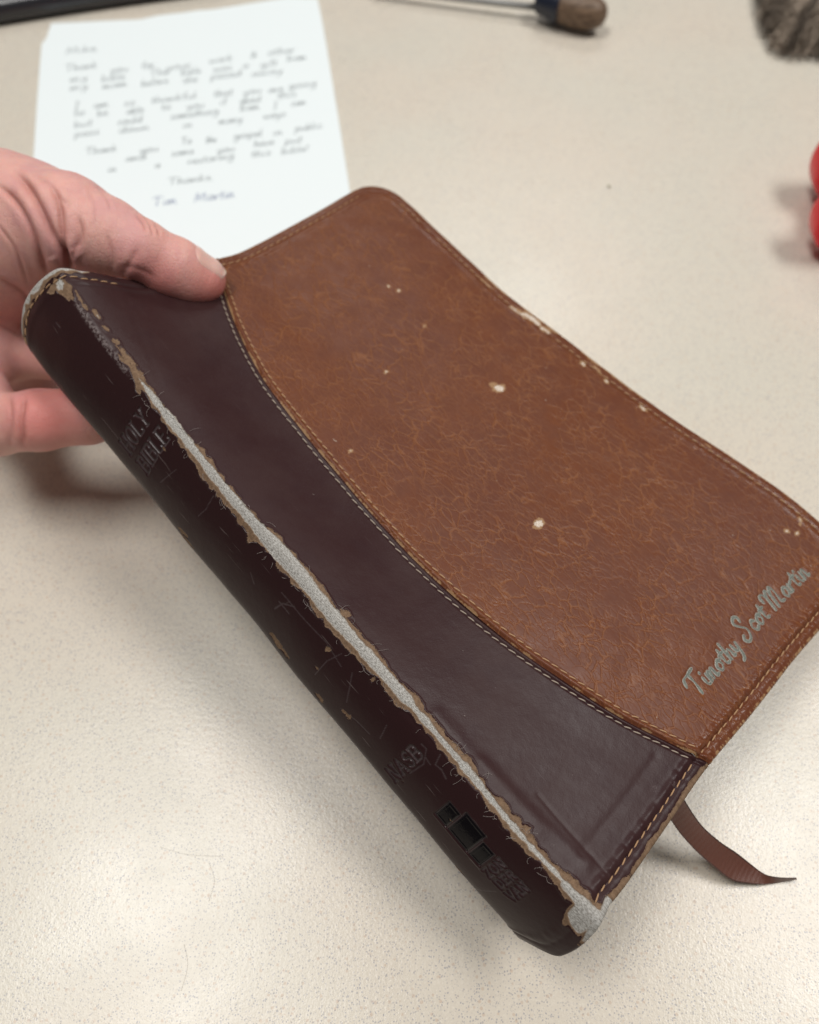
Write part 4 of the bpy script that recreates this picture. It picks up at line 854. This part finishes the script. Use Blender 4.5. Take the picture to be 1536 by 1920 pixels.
WORDS = [(125, 105, 60, 'Mike,', 0), (123, 137, 60, 'Thank', 0), (207, 140, 33, 'you', 0), (266, 132, 24, 'for', 0), (311, 135, 48, 'your', 0), (392, 122, 45, 'work', 0), (470, 112, 12, '&', 0), (502, 107, 52, 'other', 0),
 (132, 157, 33, 'my', 0), (191, 156, 44, 'bible', 0), (281, 146, 34, 'The', 0), (340, 144, 37, 'bible', 0), (400, 138, 35, 'was', 0), (456, 131, 10, 'a', 0), (488, 130, 32, 'gift', 0), (537, 119, 38, 'from', 0),
 (132, 173, 34, 'my', 0), (193, 170, 47, 'mom', 0), (266, 165, 50, 'before', 0), (343, 159, 28, 'she', 0), (396, 152, 56, 'passed', 0), (471, 147, 60, 'away', 0),
 (140, 207, 9, 'I', 0), (176, 206, 29, 'am', 0), (233, 202, 20, 'so', 0), (284, 197, 85, 'thankful', 0), (401, 185, 36, 'that', 0), (456, 181, 34, 'you', 0), (503, 177, 28, 'are', 0), (541, 170, 52, 'going', 0),
 (139, 221, 20, 'to', 0), (183, 221, 20, 'be', 0), (238, 217, 32, 'able', 0), (303, 210, 17, 'to', 0), (350, 208, 33, 'you', 0), (413, 200, 12, 'if', 0), (450, 198, 40, 'about', 0), (520, 188, 36, 'this', 0),
 (140, 242, 34, 'but', 0), (221, 237, 46, 'could', 0), (320, 227, 90, 'something', 0), (449, 212, 38, 'from', 0), (512, 207, 8, 'I', 0), (546, 202, 28, 'can', 0),
 (141, 260, 46, 'pass', 0), (223, 253, 58, 'down', 0), (343, 243, 18, 'in', 0), (411, 236, 44, 'many', 0), (494, 226, 42, 'ways', 0),
 (340, 274, 19, 'To', 0), (386, 271, 20, 'the', 0), (438, 264, 54, 'gospel', 0), (512, 257, 18, 'in', 0), (554, 249, 50, 'public', 0),
 (161, 293, 59, 'Thank', 0), (262, 290, 35, 'you', 0), (322, 296, 42, 'some', 0), (407, 290, 33, 'you', 0), (477, 278, 37, 'have', 0), (535, 273, 32, 'put', 0),
 (236, 306, 38, 'and', 0), (353, 311, 86, 'restoring', 0), (471, 298, 37, 'this', 0), (528, 292, 50, 'bible!', 0), (203, 326, 16, 'in', 0), (291, 318, 10, 'a', 0),
 (316, 350, 84, 'Thanks,', 0), (287, 390, 46, 'Tim', 1), (366, 382, 74, 'Martin', 1)]
for wi, ink in ((0, INK), (1, INKB)):
    vs, fs = [], []
    for (x, y, wpx, txt, b) in WORDS:
        if b != wi: continue
        st, wd = layout(txt, HAND, .05); xs = wpx / wd; ys = 6.6 + (2 if b else 0); sl = -.13
        for q in st:
            c = catmull(q, 4); px = x + c[:, 0] * xs + c[:, 1] * 1.2; py = y - c[:, 1] * ys + c[:, 0] * xs * sl
            pts = np.array([G(a, b_, .0) for a, b_ in zip(px, py)])[:, :2]; T = np.gradient(pts, axis=0); T /= np.linalg.norm(T, axis=1, keepdims=True) + 1e-9; N = np.stack([-T[:, 1], T[:, 0]], -1) * .00024
            k0 = len(vs)
            for p_, n_ in zip(pts, N): vs += [(*(p_ - n_), .00098), (*(p_ + n_), .00098)]
            for i in range(len(pts) - 1): o = k0 + 2 * i; fs.append((o, o + 1, o + 3, o + 2) if False else (o, o + 2, o + 3, o + 1))
    o = mesh_np('handwriting' if wi == 0 else 'signature', np.array(vs), fs, ink, note, smooth=False)

# ------------------------------------------------------------------ things at the rim of the desk
def tube(path, rad, mat, name, parent=None, seg=20, caps=True):
    path = np.asarray(path, float); rad = np.broadcast_to(rad, len(path)); T = nrm(np.gradient(path, axis=0)); u0 = np.array([0, 0, 1.]); vs, fs = [], []
    for p_, r_, t in zip(path, rad, T):
        b = nrm(np.cross(t, u0)); n = np.cross(b, t)
        for k in range(seg): a = 2 * math.pi * k / seg; vs.append(p_ + (b * math.cos(a) + n * math.sin(a)) * r_)
    m = len(path)
    for i in range(m - 1):
        for k in range(seg): fs.append((i * seg + k, i * seg + (k + 1) % seg, (i + 1) * seg + (k + 1) % seg, (i + 1) * seg + k))
    c0 = len(vs); vs += [path[0], path[-1]]
    for k in range(seg): fs.append((c0, (k + 1) % seg, k, k)) ; fs.append((c0 + 1, (m - 1) * seg + k, (m - 1) * seg + (k + 1) % seg, (m - 1) * seg + (k + 1) % seg))
    me = bpy.data.meshes.new(name); me.from_pydata([tuple(map(float, v)) for v in vs], [], [tuple(dict.fromkeys(f)) for f in fs]); me.update(); me.materials.append(mat)
    for p_ in me.polygons: p_.use_smooth = True
    o = bpy.data.objects.new(name, me); COL.objects.link(o); o.parent = parent; return o
# black rod across the far left corner
blk = NT('black_enamel', .22, .6); blk.base((.018, .018, .022))
a, b = G(-160, 50, .006), G(420, -38, .006); d_ = nrm(b - a)
t_ = np.linspace(0, 1, 60)[:, None]; bow = np.stack([0 * t_[:, 0], .003 * np.sin(np.pi * t_[:, 0]), 0 * t_[:, 0]], -1)
r_ = .0075 * np.ones(60)
rod = empty('black_rod', a * [1, 1, 0], 'glossy black rod lying at the far edge beside the paper', 'rod')
adopt(tube(a + (b - a) * t_ + bow + [0, 0, .0015], r_, blk.m, 'rod_shaft'), rod)
e_ = a + (b - a) * t_ + bow + [0, 0, .0015]; adopt(tube(np.array([e_[0] - d_ * .012, e_[0] - d_ * .011, e_[0] + d_ * .004, e_[0] + d_ * .005]), np.array([.004, .0088, .0088, .0078]), plain('rod_cap_black', (.03, .03, .035), .4), 'end_cap'), rod)
# wooden ended tool with a thin steel shank
tool = empty('wooden_handled_tool', G(1080, 35) * [1, 1, 0], 'wooden handled tool with black collar and thin steel shank', 'tool')
wm = NT('walnut_end', .5, .4); q = wm.pos(); gr = wm.noise(wm.n('ShaderNodeMapping', {'Vector': q, 'Rotation': (0, 0, .3), 'Scale': (80, 700, 400)}).outputs[0], 1, 4, .6)
wm.base(wm.mix(wm.map(gr, .3, .7), (.085, .052, .033), (.22, .145, .092))); wm.normal(wm.bump(gr, .3, .0004))
A_ = G(1024, 4, .012); B_ = G(1138, 30, .012); ax_ = nrm(B_ - A_)
prof = [(0, .0105), (.006, .0125), (.012, .0142), (.020, .0152), (.028, .0150), (.034, .0132), (.038, .0105), (.0405, .0068), (.0415, .002)]
ln_ = np.linalg.norm(B_ - A_); pr = np.array(prof); pr = np.stack([np.interp(np.linspace(0, 1, 24), np.linspace(0, 1, len(pr)), pr[:, k]) for k in (0, 1)], -1); sc_ = ln_ / .0415
adopt(tube(A_ + ax_ * (pr[:, :1] * sc_), pr[:, 1] * .68, wm.m, 'wooden_handle'), tool)
blue = NT('black_collar', .3, .5); blue.base((.012, .016, .03))
adopt(tube(A_ + ax_ * np.array([[-.006], [-.004], [.001], [.005], [.0085], [.0105]]), np.array([.0060, .0075, .0085, .0097, .0103, .0104]), blue.m, 'collar'), tool)
stl = NT('brushed_steel', .5, .4); stl.base((.30, .30, .29)); stl.b.inputs['Metallic'].default_value = .4
e_ = G(700, -22, .006); adopt(tube(np.array([A_ - ax_ * .004 - [0, 0, .004], (A_ + e_) / 2 - [0, 0, .002], e_]), .0021, stl.m, 'steel_shank'), tool)
# round dusting brush
br = empty('dusting_brush', G(1640, -60) * [1, 1, 0], 'round brush with stiff taupe bristles fanned towards the paper', 'brush')
hub = G(1600, -75, .052); ctr = G(1560, 20, .0)
def bristle_mat():
    n = NT('taupe_bristle', .55, .4); q = n.attr('tone'); c = n.n('ShaderNodeValToRGB', {0: q}); e = c.color_ramp.elements
    e[0].color = (.10, .078, .060, 1); e[1].color = (.44, .36, .285, 1); e.new(.5).color = (.25, .20, .155, 1); n.base(c.outputs[0]); return n.m
NBR = 9000; BP = resample(catmull(np.array([(1440, -150), (1412, -70), (1404, 0), (1412, 50), (1424, 86), (1447, 117), (1490, 124), (1540, 125), (1610, 121), (1680, 105)], float), 8), 400)
tb2 = rng.uniform(0, 1, NBR); bi_ = (tb2 * 399).astype(int); zt = .0015 + .020 * rng.uniform(0, 1, NBR) ** .8; shr = rng.uniform(.90, 1.0, NBR) - .05 * (rng.uniform(0, 1, NBR) < .2)
HP = np.array([1655., -165.]); tp = HP + (BP[bi_] - HP) * (shr + .012 * vnoise(tb2 * 60, 72))[:, None]
tp = HP + (tp - HP) * (1 - .15 * (zt / .0215) ** 1.5)[:, None]
tips = np.array([G(x, y, 0) + np.array([0, 0, z]) for (x, y), z in zip(tp, zt)])
hp = HP + (BP[bi_] - HP) * .16; hubs = np.array([G(x, y, .017 + (z - .011) * .35) for (x, y), z in zip(hp, zt)]) ; vs = []
for f_ in (0, .35, .7, 1.0):
    mid = hubs * (1 - f_) + tips * f_ + rng.normal(0, .0003, (NBR, 3)) * f_; mid[:, 2] += .004 * math.sin(math.pi * f_); mid[:, 2] = np.maximum(mid[:, 2], .0008)
    T = nrm(tips - hubs); sx = nrm(np.cross(T, [0, 0, 1.])); wd = .00042 * (1 - .5 * f_); vs.append(np.stack([mid - sx * wd, mid + sx * wd, mid + np.array([0, 0, wd * 1.6])], 1))
V_ = np.stack(vs, 1).reshape(-1, 3); base_ = np.arange(NBR)[:, None, None] * 12; F_ = np.array([[i * 3 + a, i * 3 + (a + 1) % 3, (i + 1) * 3 + (a + 1) % 3, (i + 1) * 3 + a] for i in range(3) for a in range(3)])
o = mesh_np('bristles', V_, (base_ + F_[None]).reshape(-1, 4), bristle_mat()); adopt(o, br); o['kind'] = 'stuff'
tn = np.clip(.55 + .6 * vnoise(tb2 * 26, 71) + rng.normal(0, .10, NBR), 0, 1); attr(o, 'tone', np.repeat(tn, 12))
h0 = G(*(HP + (np.array([1447, 117]) - HP) * .24), .017); hdir = nrm(G(1655, -165, .017) - G(1447, 117, .017)) 
adopt(tube(np.array([h0 + hdir * q for q in (0, .002, .014, .022, .025)]), np.array([.0135, .0150, .0150, .0125, .009]), blk.m, 'ferrule'), br)
adopt(tube(np.array([h0 + hdir * (.022 + q * .02) - [0, 0, .0015 * q] for q in range(7)]), np.array([.0085, .0090, .0082, .0075, .0080, .0088, .004]), wm.m, 'brush_handle'), br)
# red plastic handle, edge of it in frame
redm = NT('red_plastic', .22, .5); redm.base((.80, .010, .020)); redm.put(redm.b.inputs['Specular IOR Level'], .3)
bt = empty('red_plastic_grip', G(1600, 400) * [1, 1, 0], 'glossy red plastic grip with two rounded lobes at the right edge', 'grip')
def lobe(px, py, z, rx, ry, rz):
    c = G(px, py, z); th_, ph = np.meshgrid(np.linspace(0, 2 * math.pi, 49), np.linspace(0, math.pi, 25)); sq = lambda x: np.sign(x) * np.abs(x) ** .45
    v = np.stack([c[0] + rx * sq(np.cos(th_)) * np.sin(ph) ** .5, c[1] + ry * sq(np.sin(th_)) * np.sin(ph) ** .5, c[2] + rz * np.cos(ph)], -1); return adopt(mesh_np('lobe', v.reshape(-1, 3), grid_faces(25, 49, True), redm.m), bt)
lobe(1623, 305, .022, .0255, .0125, .0190); lobe(1627, 405, .022, .0255, .0110, .0180)
adopt(tube(np.array([G(1634, 325, .021), G(1638, 364, .021), G(1634, 402, .021)]), np.array([.019, .0185, .019]), redm.m, 'waist'), bt)
# crumb and hair on the desk
cr_m = plain('crumb_brown', (.22, .19, .10), .8); v = np.array([(1, 0, .3), (.3, .9, .2), (-.8, .5, .3), (-.7, -.6, .2), (.4, -.8, .3), (.1, .1, .9), (0, 0, 0)]) * .0010
me = bpy.data.meshes.new('crumb'); me.from_pydata([tuple(x) for x in v], [], [(0, 1, 5), (1, 2, 5), (2, 3, 5), (3, 4, 5), (4, 0, 5), (1, 0, 6), (2, 1, 6), (3, 2, 6), (4, 3, 6), (0, 4, 6)]); me.materials.append(cr_m)
cb = bpy.data.objects.new('crumb', me); COL.objects.link(cb); cb.location = Vector([float(x) for x in G(1142, 350, .0002)]); tag(cb, 'tiny olive crumb on the bare desk right of the paper', 'crumb')
# loose fibres teased out of the worn edge
vs, fs = [], []
for k in range(90):
    v0 = rng.uniform(45, 236); j = int(v0 / Lm * (NV - 1)); side = -1 if rng.random() < .75 else 1
    s0 = (WC[j, 0] + side * (WH[j, 0] + rng.uniform(.6, 1.8) if side < 0 else WH[j, 0] + rng.uniform(.3, 1.2)) * 1) ; i = int(np.argmin(np.abs(scoord[j] * 1e3 - s0)))
    p0 = dark_g[j, i]; n0_ = DN[j, i]; e1 = nrm(secs[j, max(i - 4, 0)] - secs[j, i]) * (1 if side < 0 else -1); e2 = AXr[j]
    L1 = rng.uniform(.0008, .0034); ang = rng.uniform(-1.1, 1.1); cv = rng.uniform(-2.2, 2.2); pts = []; p_ = p0.copy() + n0_ * .00015; a_0 = ang
    for q in range(7): pts.append(p_.copy()); a_0 += cv / 6; p_ = p_ + (e1 * math.cos(a_0) + e2 * math.sin(a_0)) * L1 / 6 + n0_ * (.00008 if q < 3 else -.00005)
    pts = np.array(pts); T = nrm(np.gradient(pts, axis=0)); B = np.cross(T, n0_) * .00004; k0 = len(vs)
    for p1, b1 in zip(pts, B): vs += [p1 - b1, p1 + b1, p1 + n0_ * .00005]
    for q in range(6):
        for a in range(3): fs.append((k0 + q * 3 + a, k0 + q * 3 + (a + 1) % 3, k0 + q * 3 + 3 + (a + 1) % 3, k0 + q * 3 + 3 + a))
fb = bk(mesh_np('loose_fibres', np.array(vs), fs, plain('fibre_grey', (.34, .29, .27), .8))); fb['kind'] = 'stuff'
# stray hairs lying on the desk
hm = plain('hair_brown', (.30, .25, .20), .6)
for (pts, lab) in (([(300, 1588), (350, 1602), (420, 1606)], 'short dark hair lying on the desk at the lower left, the level one'), ([(392, 1618), (402, 1650), (392, 1690)], 'short curved hair standing upright in the picture below the level one'), ([(345, 1770), (352, 1810), (340, 1858)], 'fine hair lying on the desk nearest the bottom left corner')):
    c = catmull([G(x, y, .0002) for x, y in pts], 8); tag(tube(c, .00002, hm, 'stray_hair', seg=5), lab, 'hair', 'stray hairs on the desk')
